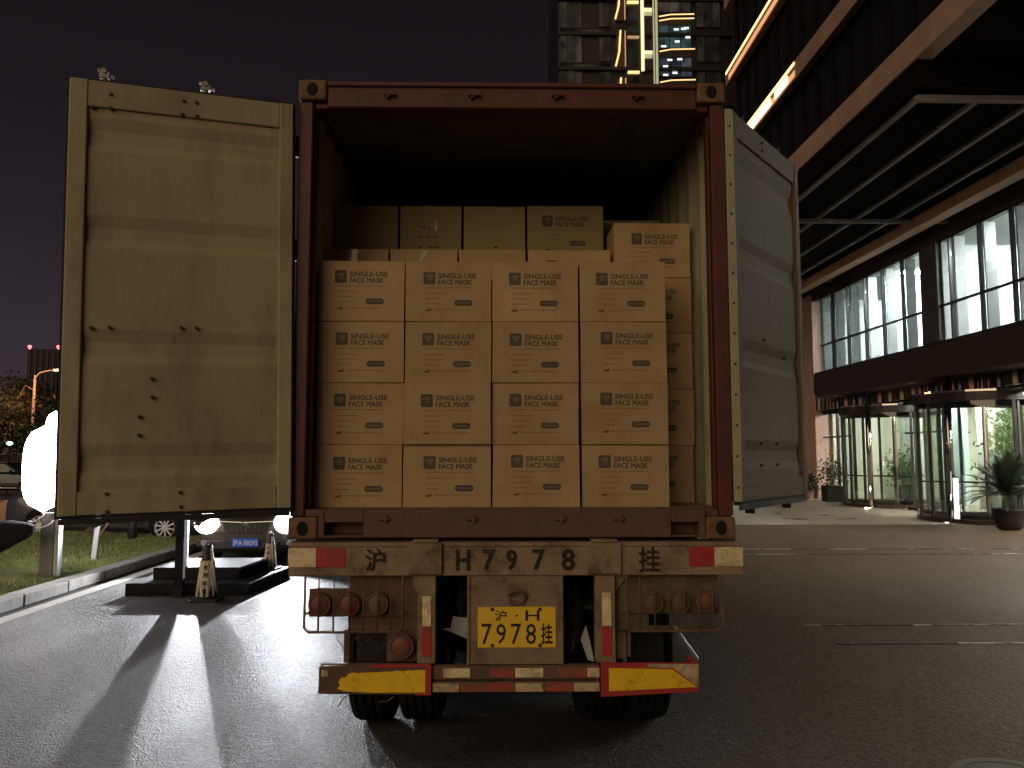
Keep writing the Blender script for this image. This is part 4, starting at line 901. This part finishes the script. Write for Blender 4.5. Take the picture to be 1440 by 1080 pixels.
# low far scenery at the left horizon
q = MB((-30, 45, 0))
WL = empty('far_hedge', (-32, 44, 0), label='long low dark hedge across the far side of the road on the left', cat='hedge')
vs = []; fs = []; rr = np.random.default_rng(3)
for k in range(7000):
    p = np.array((rr.uniform(-22, 14), rr.uniform(-.8, .8), abs(rr.normal()) * .45 + .05)); p[2] = min(p[2], 1.35); u = rr.normal(size=3); u /= np.linalg.norm(u); w = np.cross(u, rr.normal(size=3)); w /= np.linalg.norm(w); s = .16
    b_ = len(vs); vs += [tuple(p - u * s), tuple(p + w * s * .5), tuple(p + u * s), tuple(p - w * s * .5)]; fs.append((b_, b_ + 1, b_ + 2, b_ + 3))
me = bpy.data.meshes.new('foliage'); me.from_pydata(vs, [], fs); me.materials.append(leafm); o = bpy.data.objects.new('foliage', me); C.objects.link(o); o.parent = WL
for i, (x, y, z, c, s, lab) in enumerate(((-23.2, 38, 2.35, (.5, 1, .6), 6, 'small greenish lamp on a short mast at the far left'), (-22.8, 36, .95, (1, .35, .2), 5, 'small orange garden lamp low by the far left road'), (-21.7, 34, .9, (1, .6, .45), 5, 'small warm garden lamp near the far left cars'))):
    G = empty('garden_lamp', (x, y, 0), label=lab, cat='lamp', group='small lamps far at the left')
    q = MB(); q.cyl((0, 0, 0), (0, 0, z - .08), .04, n=8); q.build('mast', plastic, G); q = MB(); q.lathe([(.05, 0), (.13, .06), (.13, .12), (.03, .17)], (0, 0, z - .09), 12); q.build('lit_globe', emit('garden_lamp_%d' % i if False else ('garden_glow_' + 'abc'[i]), c, s), G)

# ------------------------------------------------------------------ rear tower (seen above the container)
TY = 70.0
TX = lambda px: 5.5 + (px - 785) * .0666
TZ = lambda y: 44 - y * .0687
TW = empty('glass_tower', (TX(905), TY, 0), label='dark tower beyond the container with lit gold strips and a bright glass shaft', cat='building')
w3 = (TX(905), TY, 0)
wallm = mat('tower_wall', (.014, .011, .010), .5, var=.2, vs=.3)
q = MB(w3); q.box(TX(785), TX(1032), TY, TY + 14, -.05, 62); q.build('wall', wallm, TW)
def win(par, o, x0, x1, z0, z1, y, col, s, nx=3, nz=1, name='window', fr=None, blinds=True):
    f = MB(o); t = .07; f.box(x0 - .05, x1 + .05, y - .12, y - .002, z0 - .06, z0); f.box(x0 - .05, x1 + .05, y - .12, y - .002, z1, z1 + .06)
    for i in range(nx + 1): x = x0 + (x1 - x0) * i / nx; f.box(x - t / 2, x + t / 2, y - .115, y - .003, z0, z1)
    for j in range(1, nz): z = z0 + (z1 - z0) * j / nz; f.box(x0, x1, y - .11, y - .004, z - t / 2, z + t / 2)
    w = f.build(name, fr or mat('tower_frame', (.008, .007, .007), .4), par)
    for i in range(nx):
        p = MB(o); a = x0 + (x1 - x0) * i / nx + t / 2 + .002; b = x0 + (x1 - x0) * (i + 1) / nx - t / 2 - .002; p.box(a, b, y - .06, y - .0045, z0 + .003, z1 - .003)
        k = s * random.uniform(.3, 1.0); p.build('pane', lit(col, k), w)
    return w
LITN = {}
def lit(col, s):
    s = round(s, 3 if s < .2 else 1); k = (col, s)
    if k in LITN: return LITN[k]
    m = bpy.data.materials.new('lit_room'); m.use_nodes = True; n, l = m.node_tree.nodes, m.node_tree.links; b = n['Principled BSDF']
    b.inputs['Base Color'].default_value = (.008, .008, .008, 1); b.inputs['Roughness'].default_value = .1
    t = n.new('ShaderNodeTexCoord'); nz = n.new('ShaderNodeTexNoise'); nz.inputs['Scale'].default_value = .9; nz.inputs['Detail'].default_value = 3; l.new(t.outputs['Object'], nz.inputs[0])
    mr = n.new('ShaderNodeMapRange'); mr.inputs[1].default_value = .35; mr.inputs[2].default_value = .7; mr.inputs[3].default_value = .3 * s; mr.inputs[4].default_value = 1.5 * s; l.new(nz.outputs[0], mr.inputs[0]); l.new(mr.outputs[0], b.inputs['Emission Strength'])
    b.inputs['Emission Color'].default_value = (*col, 1); LITN[k] = m; return m
random.seed(21)
warm = (1, .62, .30); dimw = (1, .85, .62); cool = (.55, .75, .78)
for k in range(-5, 4):      # storeys
    dy = 49 * k
    zz = lambda py: TZ(py + dy)
    if zz(60) > 60 or zz(60) < 12: continue
    win(TW, w3, TX(787), TX(818), zz(40), zz(2) if k else zz(4), TY, dimw, .028, 3)
    win(TW, w3, TX(787), TX(858), zz(46.5), zz(42), TY, dimw, .006, 6)
    win(TW, w3, TX(842), TX(858), zz(38), zz(4), TY, dimw, .018, 2)
    win(TW, w3, TX(881), TX(897), zz(47), zz(10), TY, dimw, .020, 1)
    win(TW, w3, TX(978), TX(1012), zz(38), zz(0), TY, dimw, .022, 3)
    q = MB(w3); q.box(TX(785), TX(1032), TY - .35, TY - .001, zz(52) , zz(48)); q.build('floor_slab', wallm, TW)
goldm = emit('gold_strip', (1, .60, .22), 1.5); goldd = emit('gold_strip_dim', (1, .45, .22), .35); lime = emit('lime_shaft', (.95, 1, .5), .95); limed = emit('lime_shaft_dim', (.85, .9, .45), .28)
for (zt, zb_) in ((-90, -18), (-16, 31), (47, 97), (113, 160)):
    q = MB(w3); xc = TX(868)
    q.tube([(TX(871), TY - .5, TZ(zt)), (TX(869), TY - .5, TZ(zt * .4 + zb_ * .6)), (TX(864), TY - .5, TZ(zb_))], .085, 6); q.build('gold_light_strip', goldm, TW)
    q = MB(w3); q.box(TX(866), TX(876), TY - .25, TY - .002, TZ(zb_), TZ(zt)); q.build('bronze_fin', mat('bronze_fin', (.20, .12, .06), .3, metal=.8), TW)
    q = MB(w3); q.box(TX(877), TX(878.2), TY - .5, TY - .3, TZ(zb_), TZ(zt)); q.build('gold_light_strip', goldd, TW)
for py in (-43, 5.5, 55, 104, 153):
    q = MB(w3); q.box(TX(881), TX(897), TY - .45, TY - .16, TZ(py) - .09, TZ(py) + .07); q.build('gold_ledge', goldm if py in (5.5, 104) else goldd, TW)
q = MB(w3); q.box(TX(899.5), TX(903.5), TY - .6, TY - .36, TZ(103), 60); q.build('bright_shaft', lime, TW)
q = MB(w3); q.box(TX(916.5), TX(918), TY - .6, TY - .36, TZ(130), 60); q.build('bright_shaft', limed, TW)
q = MB(w3); q.box(TX(920), TX(922.5), TY - .6, TY - .36, TZ(130), 60); q.build('bright_shaft', limed, TW)
for py, m_ in ((-33, lime), (15, lime), (75, lime)):
    q = MB(w3); q.box(TX(904.5), TX(915), TY - .5, TY - .36, TZ(py + 4), TZ(py)); q.build('shaft_landing', m_, TW)
    q = MB(w3); q.box(TX(904.5), TX(915), TY - .45, TY - .36, TZ(py + 10), TZ(py + 5)); q.build('shaft_landing', limed, TW)
for k, (a, b_) in enumerate(((-160, -110), (-100, -56), (-45, 17), (36, 68), (82, 108), (125, 155))):
    col = dimw if k in (1, 2) else ((.45, .85, .85) if k != 4 else (.5, .56, .75)); s = .06 if k in (1, 2) else (.22 if k != 4 else .10)
    win(TW, w3, TX(925), TX(971), TZ(b_), TZ(a), TY, col, s, 3, 2)
for py in (-50, 24, 30, 73, 116, 165):
    q = MB(w3); q.tube([(TX(925), TY - .5, TZ(py + 3)), (TX(941), TY - .5, TZ(py)), (TX(974), TY - .5, TZ(py - 1))], .055, 6); q.build('gold_light_strip', goldm, TW)
for (px, py) in ((940, 85), (954, 84), (934, 94), (947, 103), (934, 106), (960, 41), (966, 53), (951, 59), (932, 66), (950, 42), (964, 40)):
    q = MB(w3); q.box(TX(px) - .22, TX(px) + .22, TY - .16, TY - .121, TZ(py) - .08, TZ(py) + .08); q.build('ceiling_light', emit('cool_spot', (.8, .9, 1), 1.6), TW)

# ------------------------------------------------------------------ office building on the right
FX = 13.3
OB = empty('office_building', (FX, 24, 0), label='dark office building with a lit window band, deep canopy and glass revolving door lobby', cat='building')
ob = (FX, 24, 0)
stone = mat('brown_stone', (.46, .30, .235), .6, var=.10, vs=.6, dirt=(.34, .22, .17), ds=.8)
darkf = mat('dark_fascia', (.045, .03, .026), .45, var=.15, vs=.8)
glassd = mat('dark_curtain_glass', (.012, .011, .011), .12, var=.1)
Y0, Y1 = 7.0, 32.7
# upper tower: dark curtain wall with ledges
q = MB(ob); q.box(FX + .02, FX + 14, Y0 - 8, 42.9, 9.6, 70); q.build('upper_wall', glassd, OB)
fin = MB(ob)
for y in np.arange(0, 42.5, 1.5): fin.box(FX - .10, FX + .018, y - .04, y + .04, 9.95, 55)
tag(fin.build('curtain_fins', mat('curtain_fin_dark', (.008, .007, .007), .9, spec=.1), OB), kind='stuff')
for z, yend in ((18.5, 39.5), (23.0, 42.9), (27.5, 42.9), (32.0, 42.9), (36.5, 42.9)):
    q = MB(ob); q.box(FX - .42, FX - .101, Y0 - 8, yend, z - .42, z + .40); q.build('ledge', stone, OB, bevel=.01)
def ledge_light(z, y0, y1):
    q = MB(ob); q.box(FX - .455, FX - .425, y0, y1, z + .24, z + .36); q.build('gold_light_strip', emit('ledge_gold', (1, .58, .20), 3.2), OB)
    q = MB(ob); q.box(FX - .44, FX - .424, y0, y1 - .5, z - .30, z - .02); q.build('gold_light_strip', emit('ledge_gold_dim', (1, .42, .17), .8), OB)
ledge_light(18.5, 32.8, 39.4)
ledge_light(23.0, 20, 42.8)
q = MB(ob)
for (a, b_) in ((33.6, 35.2), (35.8, 39.2)): q.box(FX - .47, FX - .456, a, b_, 18.3, 18.62)
q.build('gold_light_strip', emit('ledge_bright', (1, .70, .34), 5), OB)
# corner pier and lower walls
q = MB(ob); q.box(FX - .05, FX + .9, 32.80, 34.6, -.02, 8.59); q.build('corner_pier', mat('pink_stone', (.52, .35, .29), .6, var=.12, vs=1.5), OB, bevel=.02)
q = MB(ob); q.box(FX + .9, FX + 14, 32.8, 42.9, -.02, 9.6); q.box(FX, FX + 14, Y0 - 8, Y0, -.02, 9.6); q.build('lower_wall', darkf, OB)
q = MB(ob); q.box(FX - .02, FX + .3, Y0, 32.79, 8.26, 9.59); q.build('wall_band', darkf, OB)
q = MB(ob); q.box(FX - .06, FX + .3, Y0, 32.79, 4.32, 5.16); q.build('wall_band', darkf, OB, bevel=.01)
q = MB(ob); q.box(FX + .3, FX + 9, Y0, 32.79, 4.35, 5.0); q.build('floor_slab', darkf, OB)
# window band: mullions, transom, panes; rooms behind
fr = MB(ob); fr.box(FX + .0, FX + .12, Y0, 32.79, 5.161, 5.23); 
fr.build('window_sill', darksteel, OB)
edges = [32.1, 30.82, 29.5, 28.06, 26.73, 25.41, 24.21, 23.3, 22.63, 21.2, 19.82, 18.45, 17.1, 15.7, 14.35, 13.0, 11.65, 10.3, 8.95, Y0 + .02]
bayg = glass('clear_glazing', (.93, .97, .96), .10)
finm = mat('grey_fin', (.42, .42, .44), .6)
for i in range(len(edges) - 1):
    a, b_ = edges[i + 1], edges[i]
    if abs(b_ - 24.21) < .01:
        q = MB(ob); q.box(FX - .03, FX + .6, a, b_, 5.232, 8.258); q.build('column', mat('grey_column', (.09, .09, .095), .5), OB, bevel=.01); continue
    w = MB(ob); w.box(FX - .03, FX + .09, a - .03, a + .03, 5.232, 8.258)
    w.box(FX - .01, FX + .07, a + .031, b_ - .031, 6.24, 6.31); w.box(FX - .01, FX + .07, a + .031, b_ - .031, 8.2, 8.255)
    wo = w.build('window', darksteel, OB)
    for z0, z1 in ((5.234, 6.238), (6.312, 8.198)):
        p = MB(ob); p.box(FX + .02, FX + .035, a + .032, b_ - .032, z0, z1); p.build('pane', bayg, wo)
    f_ = MB(ob); f_.box(FX + .10, FX + .42, b_ - .10, b_ - .04, 5.24, 8.24); f_.build('inner_fin', finm, wo)
room = mat('white_room_wall', (.82, .84, .82), .7, var=.05, vs=.5); roomg = mat('pale_green_room_wall', (.62, .80, .78), .7, var=.05, vs=.5)
q = MB(ob); q.box(FX + 5.0, FX + 5.15, Y0, 32.79, 5.01, 8.7); q.box(FX + .13, FX + 5, Y0, 32.79, 8.30, 8.45); q.box(FX + .13, FX + 5, Y0, 32.79, 5.001, 5.03)
q.build('upper_room', room, OB)
for y in (32.5, 28.06, 23.75, 19.82, 15.7, 10.3):
    q = MB(ob); q.box(FX + .7, FX + 4.98, y - .06, y + .06, 5.04, 8.29); q.build('partition_wall', roomg if y in (28.06, 21.2) else room, OB)
clm = emit('office_ceiling_light', (.94, 1, .97), 290)
for (x, y) in ((3.2, 30.3), (1.3, 27.4), (1.3, 25.4), (3.2, 26.5), (3.2, 21.8), (1.3, 20.6), (3.3, 18.0), (1.5, 13.5), (3.3, 12), (1.5, 9)):
    q = MB(ob); q.box(FX + x - .2, FX + x + .9, y - .18, y + .18, 8.255, 8.295); q.build('ceiling_light', clm, OB)
# ledge beam under the canopy, canopy
q = MB(ob); q.box(12.15, 12.55, Y0 - 4, 32.75, 8.42, 8.74); q.build('orange_beam', mat('orange_brown_stone', (.55, .33, .22), .6, var=.12, vs=1.5), OB, bevel=.01)
CA = MB(ob); CA.box(7.95, FX + .0, 14.25, 42, 8.78, 9.31); CA.build('canopy_slab', mat('canopy_soffit', (.010, .007, .006), .95, spec=0), OB)
q = MB(ob); q.box(7.90, 8.25, -2, 42, 9.32, 9.88); q.build('canopy_fascia', stone, OB, bevel=.01)
q = MB(ob); q.box(8.251, FX, -2, 42, 9.33, 9.58); q.build('canopy_deck', mat('canopy_soffit', (.010, .007, .006), .95, spec=0), OB)
tubem = mat('canopy_tube', (.22, .195, .175), .6)
for x in (8.15, 9.35, 10.5, 11.6):
    q = MB(ob); q.box(x - .05, x + .05, 14.6, 41, 8.69, 8.775); q.build('canopy_rib', tubem, OB)
for y in (14.5, 22.5, 30.5):
    q = MB(ob); q.box(8.0, 13.2, y - .07, y + .07, 8.60, 8.70); q.build('canopy_cross_rib', tubem, OB)
# ground floor: fluted polished panels above the doors, lobby, glazing
flm = mat('polished_red_brown', (.16, .06, .04), .15, metal=.4, var=.3, vs=3)
flm2 = mat('polished_bronze', (.10, .085, .06), .15, metal=.5, var=.3, vs=3)
random.seed(31); y = Y0; i = 0
while y < 32.7:
    w_ = random.choice((.12, .18, .3, .45)); w_ = min(w_, 32.7 - y)
    q = MB(ob); q.cyl((FX + .06, y + w_ / 2, 3.62), (FX + .06, y + w_ / 2, 4.31), w_ / 2 * .98, n=12); q.build('fluted_panel', random.choice((flm, flm, flm2, glassd)), OB, smooth=False); y += w_; i += 1
q = MB(ob); q.box(12.28, FX - .062, Y0 - 1, 30.1, 3.98, 4.88); q.build('door_canopy', darkf, OB, bevel=.02)
q = MB(ob); q.box(FX + .28, FX + .6, Y0, 32.79, 3.58, 4.34); q.build('door_lintel', darkf, OB)
lob = mat('lobby_wall', (.62, .60, .50), .55, var=.06, vs=.5)
q = MB(ob); q.box(FX + 8.8, FX + 9, Y0, 32.79, 0, 4.34); q.box(FX + .6, FX + 8.8, 32.6, 32.79, 0, 4.34); q.box(FX + .6, FX + 8.8, Y0 - .1, Y0, 0, 4.34); q.box(FX + .61, FX + 8.8, Y0, 32.59, 4.05, 4.2)
q.build('lobby_wall', lob, OB)
q = MB(ob); q.box(FX + 0, FX + 9, Y0, 32.79, -.02, .012); q.build('lobby_floor', mat('lobby_marble', (.45, .40, .33), .2, var=.1, vs=.8), OB)
lcl = emit('lobby_ceiling_light', (1, .98, .90), 110)
for y in np.arange(9, 33, 3.0):
    for x in (2.0, 5.5):
        q = MB(ob); q.box(FX + x - .5, FX + x + .5, y - .5, y + .5, 4.01, 4.045); q.build('ceiling_light', lcl, OB)
for y, c_ in ((31.5, room), (28.5, roomg), (26.3, room), (20.5, lob), (17.0, roomg)):
    q = MB(ob); q.box(FX + 3.2, FX + 3.4, y - .7, y + .7, .013, 4.04); q.build('lobby_column', c_, OB, bevel=.02)
# straight glazing between the revolving doors
gl2 = glass('lobby_glazing', (.95, .97, .95), .12)
segs = [(7.1, 8.6), (8.62, 10.1), (10.12, 11.6), (11.62, 13.1), (13.12, 14.6), (14.62, 16.1), (16.12, 17.6), (17.62, 19.0), (19.02, 20.2), (23.85, 24.9), (24.92, 26.2), (30.0, 31.4), (31.42, 33.5)]
for a, b_ in segs:
    w = MB(ob); w.box(FX + .25, FX + .35, a - .04, a + .04, .013, 3.575); w.box(FX + .26, FX + .34, a + .041, b_ - .041, .013, .10); w.box(FX + .26, FX + .34, a + .041, b_ - .041, 3.46, 3.574); w.box(FX + .26, FX + .34, a + .041, b_ - .041, 2.5, 2.56)
    wo = w.build('glazing_bay', darksteel, OB)
    p = MB(ob); p.box(FX + .29, FX + .305, a + .042, b_ - .042, .102, 3.458); p.build('pane', gl2, wo)
def revolving(cx, cy, r, lab, topz=3.5):
    D = empty('revolving_door', (cx, cy, .013), label=lab, cat='revolving door', group='glass revolving doors of the office building')
    o = (cx, cy, 0.0)
    q = MB((cx, cy, .013)); q.lathe([(r + .04, topz - .24), (r + .04, topz), (r - .12, topz), (r - .12, topz - .24)], (cx, cy, 0), 48); q.lathe([(r - .119, topz - .2), (r - .119, topz - .02), (.01, topz - .02)], (cx, cy, 0), 48); q.build('canopy_ring', darksteel, D)
    q = MB((cx, cy, .013)); q.lathe([(r + .05, topz + .001), (r + .05, topz + .05), (.01, topz + .05)], (cx, cy, 0), 48); q.build('top_trim', steel, D)
    q = MB((cx, cy, .013)); q.lathe([(r + .03, .014), (r + .03, .12), (r - .05, .12), (r - .05, .014)], (cx, cy, 0), 48); q.build('base_ring', mat('dark_red_base', (.03, .018, .017), .4), D)
    n = 48
    for arc in ((100, 170), (190, 260), (-80, -10), (10, 80)):
        A = [R(a) for a in np.linspace(arc[0], arc[1], 12)]; q = MB((cx, cy, .013)); vs = []
        for rr in (r, r - .015):
            for z in (.121, topz - .241):
                vs += [(cx + rr * math.cos(t), cy + rr * math.sin(t), z) for t in A]
        k = 12; fs = [(i, i + 1, k + i + 1, k + i) for i in range(k - 1)] + [(2 * k + i, 3 * k + i, 3 * k + i + 1, 2 * k + i + 1) for i in range(k - 1)]
        q.add(vs, fs); q.build('curved_pane', glass('drum_glass', (.92, .95, .93), .14), D, smooth=True)
        for t in (A[0], A[-1]):
            q = MB((cx, cy, .013)); q.bar((cx + r * math.cos(t), cy + r * math.sin(t), .121), (cx + r * math.cos(t), cy + r * math.sin(t), topz - .241), .075, .06, up=(math.cos(t), math.sin(t), 0)); q.build('frame_post', darksteel, D)
    for k in range(3):
        t = R(25 + 120 * k); d = Vector((math.cos(t), math.sin(t), 0)); c = Vector((cx, cy, 0))
        q = MB((cx, cy, .013)); 
        q.bar(c + d * (r - .1) + Vector((0, 0, .15)), c + d * (r - .1) + Vector((0, 0, topz - .27)), .06, .05); q.bar(c + d * .1 + Vector((0, 0, .16)), c + d * (r - .13) + Vector((0, 0, .16)), .05, .08); q.bar(c + d * .1 + Vector((0, 0, topz - .3)), c + d * (r - .13) + Vector((0, 0, topz - .3)), .05, .08); q.bar(c + d * .1 + Vector((0, 0, 1.05)), c + d * (r - .13) + Vector((0, 0, 1.05)), .04, .05)
        wg = q.build('wing', darksteel, D); q = MB((cx, cy, .013)); q.bar(c + d * .1 + Vector((0, 0, (topz - .1) / 2)), c + d * (r - .13) + Vector((0, 0, (topz - .1) / 2)), .012, topz - .55); q.build('pane', gl2, wg)
    q = MB((cx, cy, .013)); q.cyl((cx, cy, .02), (cx, cy, topz - .25), .07, n=14); q.build('shaft', steel, D)
    return D
revolving(13.7, 22.0, 1.78, 'nearer glass revolving door drum, right behind the potted sago palm')
revolving(14.25, 28.2, 1.78, 'farther glass revolving door drum toward the stone corner pier')
def column(x, y, lab, r=.10, up=True):
    c = empty('steel_column', (x, y, 0), label=lab, cat='column', group='polished columns before the lobby')
    q = MB((x, y, 0)); q.cyl((x, y, .02), (x, y, 3.98), r, n=28); q.build('shaft', steel, c, smooth=True)
    q = MB((x, y, 0)); q.lathe([(r * 1.5, 0.0), (r * 1.5, .025), (r * 1.05, .05), (r * 1.02, .06)], (x, y, 0), 28); q.build('base_collar', steel, c)
    q = MB((x, y, 0)); q.lathe([(.045, .001), (.045, .03), (.035, .035), (.004, .036)], (x - .28, y - .22, 0), 16); q.build('uplight', emit('uplight_glow', (1, .93, .9), 25), c)
    return c
column(12.42, 21.6, 'polished column standing before the nearer revolving door')
column(12.75, 27.0, 'polished column before the farther revolving door', .09)
for x, y, e_ in ((12.14, 21.35, 16), (12.47, 26.75, 14)):
    ld = bpy.data.lights.new('uplight_beam', 'SPOT'); ld.energy = e_; ld.color = (1, .93, .88); ld.spot_size = R(50); ld.shadow_soft_size = .04
    lo_ = bpy.data.objects.new('uplight_beam', ld); C.objects.link(lo_); lo_.location = (x, y, .06); lo_.rotation_euler = Vector((.25, .22, 1)).to_track_quat('-Z', 'Y').to_euler()
# short lit bollards reflected in the doors
def bollard(x, y, h, lab):
    c = empty('lit_bollard', (x, y, 0), label=lab, cat='bollard', group='white bollards before the revolving doors')
    q = MB((x, y, 0)); q.cyl((x, y, 0), (x, y, .06), .075, n=20); q.cyl((x, y, h), (x, y, h + .04), .07, n=20); q.build('cap_and_base', steel, c)
    q = MB((x, y, 0)); q.cyl((x, y, .061), (x, y, h - .001), .062, n=20); q.build('glowing_tube', emit('bollard_glow', (1, .96, .97), 2.2), c, smooth=True)
bollard(12.32, 21.2, 1.2, 'slim glowing white bollard beside the polished column at the nearer revolving door')
# ------------------------------------------------------------------ plants
frond = mat('palm_frond', (.035, .055, .03), .45, var=.3, vs=6)
pot = mat('dark_pot', (.025, .022, .022), .5, var=.2, vs=4)
def sago(x, y, z, s, lab, n=44):
    P = empty('potted_palm', (x, y, z), label=lab, cat='potted plant')
    q = MB(); q.lathe([(.20, 0), (.28, .05), (.35, .30), (.36, .46), (.38, .48), (.38, .52), (.33, .52), (.33, .46), (.01, .45)], n=28); o = q.build('pot', pot, P, smooth=True); o.scale = (s, s, s)
    q = MB(); q.lathe([(.13, .45), (.15, .6), (.12, .76), (.05, .80), (.01, .81)], n=14); o = q.build('trunk', mat('dark_palm_trunk', (.03, .022, .015), .9), P); o.scale = (s, s, s)
    r0 = random.Random(4)
    for k in range(n):
        a = 2.399 * k; el = R(82 - 75 * (k / n)); L = r0.uniform(1.15, 1.45); q = MB(); pts = []
        for j in range(9):
            t = j / 8; h_ = math.cos(el) * L * t; v_ = math.sin(el) * L * t - .42 * L * t * t * math.cos(el) * 1.1
            pts.append(Vector((h_ * math.cos(a), h_ * math.sin(a), .82 + v_)))
        q.tube(pts, [.012 - .0011 * j for j in range(9)], 4)
        side = Vector((-math.sin(a), math.cos(a), 0))
        for j in range(26):
            t = .14 + .84 * j / 25; i0 = min(int(t * 8), 7); f_ = t * 8 - i0; p = pts[i0].lerp(pts[i0 + 1], f_); d = (pts[i0 + 1] - pts[i0]).normalized(); ll = .21 * math.sin(math.pi * min(1, t * .9 + .12)) + .03
            for sg in (-1, 1):
                e = p + side * sg * ll + d * ll * .55 + Vector((0, 0, ll * .25)); q.add([p - d * .018, p + d * .018, e], [(0, 1, 2)])
        q.flat = True; o = q.build('frond', frond, P); o.scale = (s, s, s)
    return P
sago(12.5, 19.3, 0, 1.0, 'dark sago palm in a round pot by the nearer revolving door')
def shrub(name, x, y, z, s, potm, lab, leafmat, sq=False, n=500, hh=.7, leaf=.07):
    P = empty(name, (x, y, z), label=lab, cat='potted plant'); q = MB()
    if sq: q.box(-.25 * s, .25 * s, -.25 * s, .25 * s, 0, .5 * s)
    else: q.lathe([(.16 * s, 0), (.24 * s, .42 * s), (.25 * s, .45 * s), (.20 * s, .45 * s), (.01, .42 * s)], n=20)
    q.build('pot', potm, P); q = MB(); rr = np.random.default_rng(int(x * 10)); 
    for k in range(6):
        a = k * 1.05; q.tube([(0, 0, .4 * s), (.1 * s * math.cos(a), .1 * s * math.sin(a), (.4 + hh * .5) * s), (.22 * s * math.cos(a), .22 * s * math.sin(a), (.4 + hh) * s)], [.015, .01, .005], 5)
    q.build('stem', bark, P); vs = []; fs = []
    for k in range(n):
        p = rr.normal(size=3) * np.array((.2, .2, .22 * hh / .7)) * s + np.array((0, 0, (.45 + hh * .6) * s)); p[2] = max(p[2], .45 * s); u = rr.normal(size=3); u /= np.linalg.norm(u); w = np.cross(u, rr.normal(size=3)); w /= np.linalg.norm(w)
        b_ = len(vs); vs += [tuple(p - u * leaf), tuple(p + w * leaf * .4), tuple(p + u * leaf), tuple(p - w * leaf * .4)]; fs.append((b_, b_ + 1, b_ + 2, b_ + 3))
    me = bpy.data.meshes.new('foliage'); me.from_pydata(vs, [], fs); me.materials.append(leafmat); o = bpy.data.objects.new('foliage', me); C.objects.link(o); o.parent = P; return P
shrub('potted_shrub', 12.95, 30.6, 0, 1.25, pot, 'dark shrub in a black square planter left of the farther revolving door', frond, True)
shrub('potted_shrub', 12.75, 32.4, 0, .8, mat('pink_pot', (.35, .22, .19), .6), 'small plant in a pinkish pot at the foot of the stone pier', frond)
green = mat('lobby_leaf', (.10, .16, .04), .5, var=.4, vs=5)
shrub('lobby_plant', 16.6, 25.2, .013, 1.9, pot, 'green leafy indoor tree seen through the glass right of the nearer door', green, False, 1500, 1.1, .10)
shrub('lobby_plant', 16.2, 31.6, .013, 1.3, pot, 'small green indoor plant seen through the farther revolving door', green, False, 500, .9, .09)
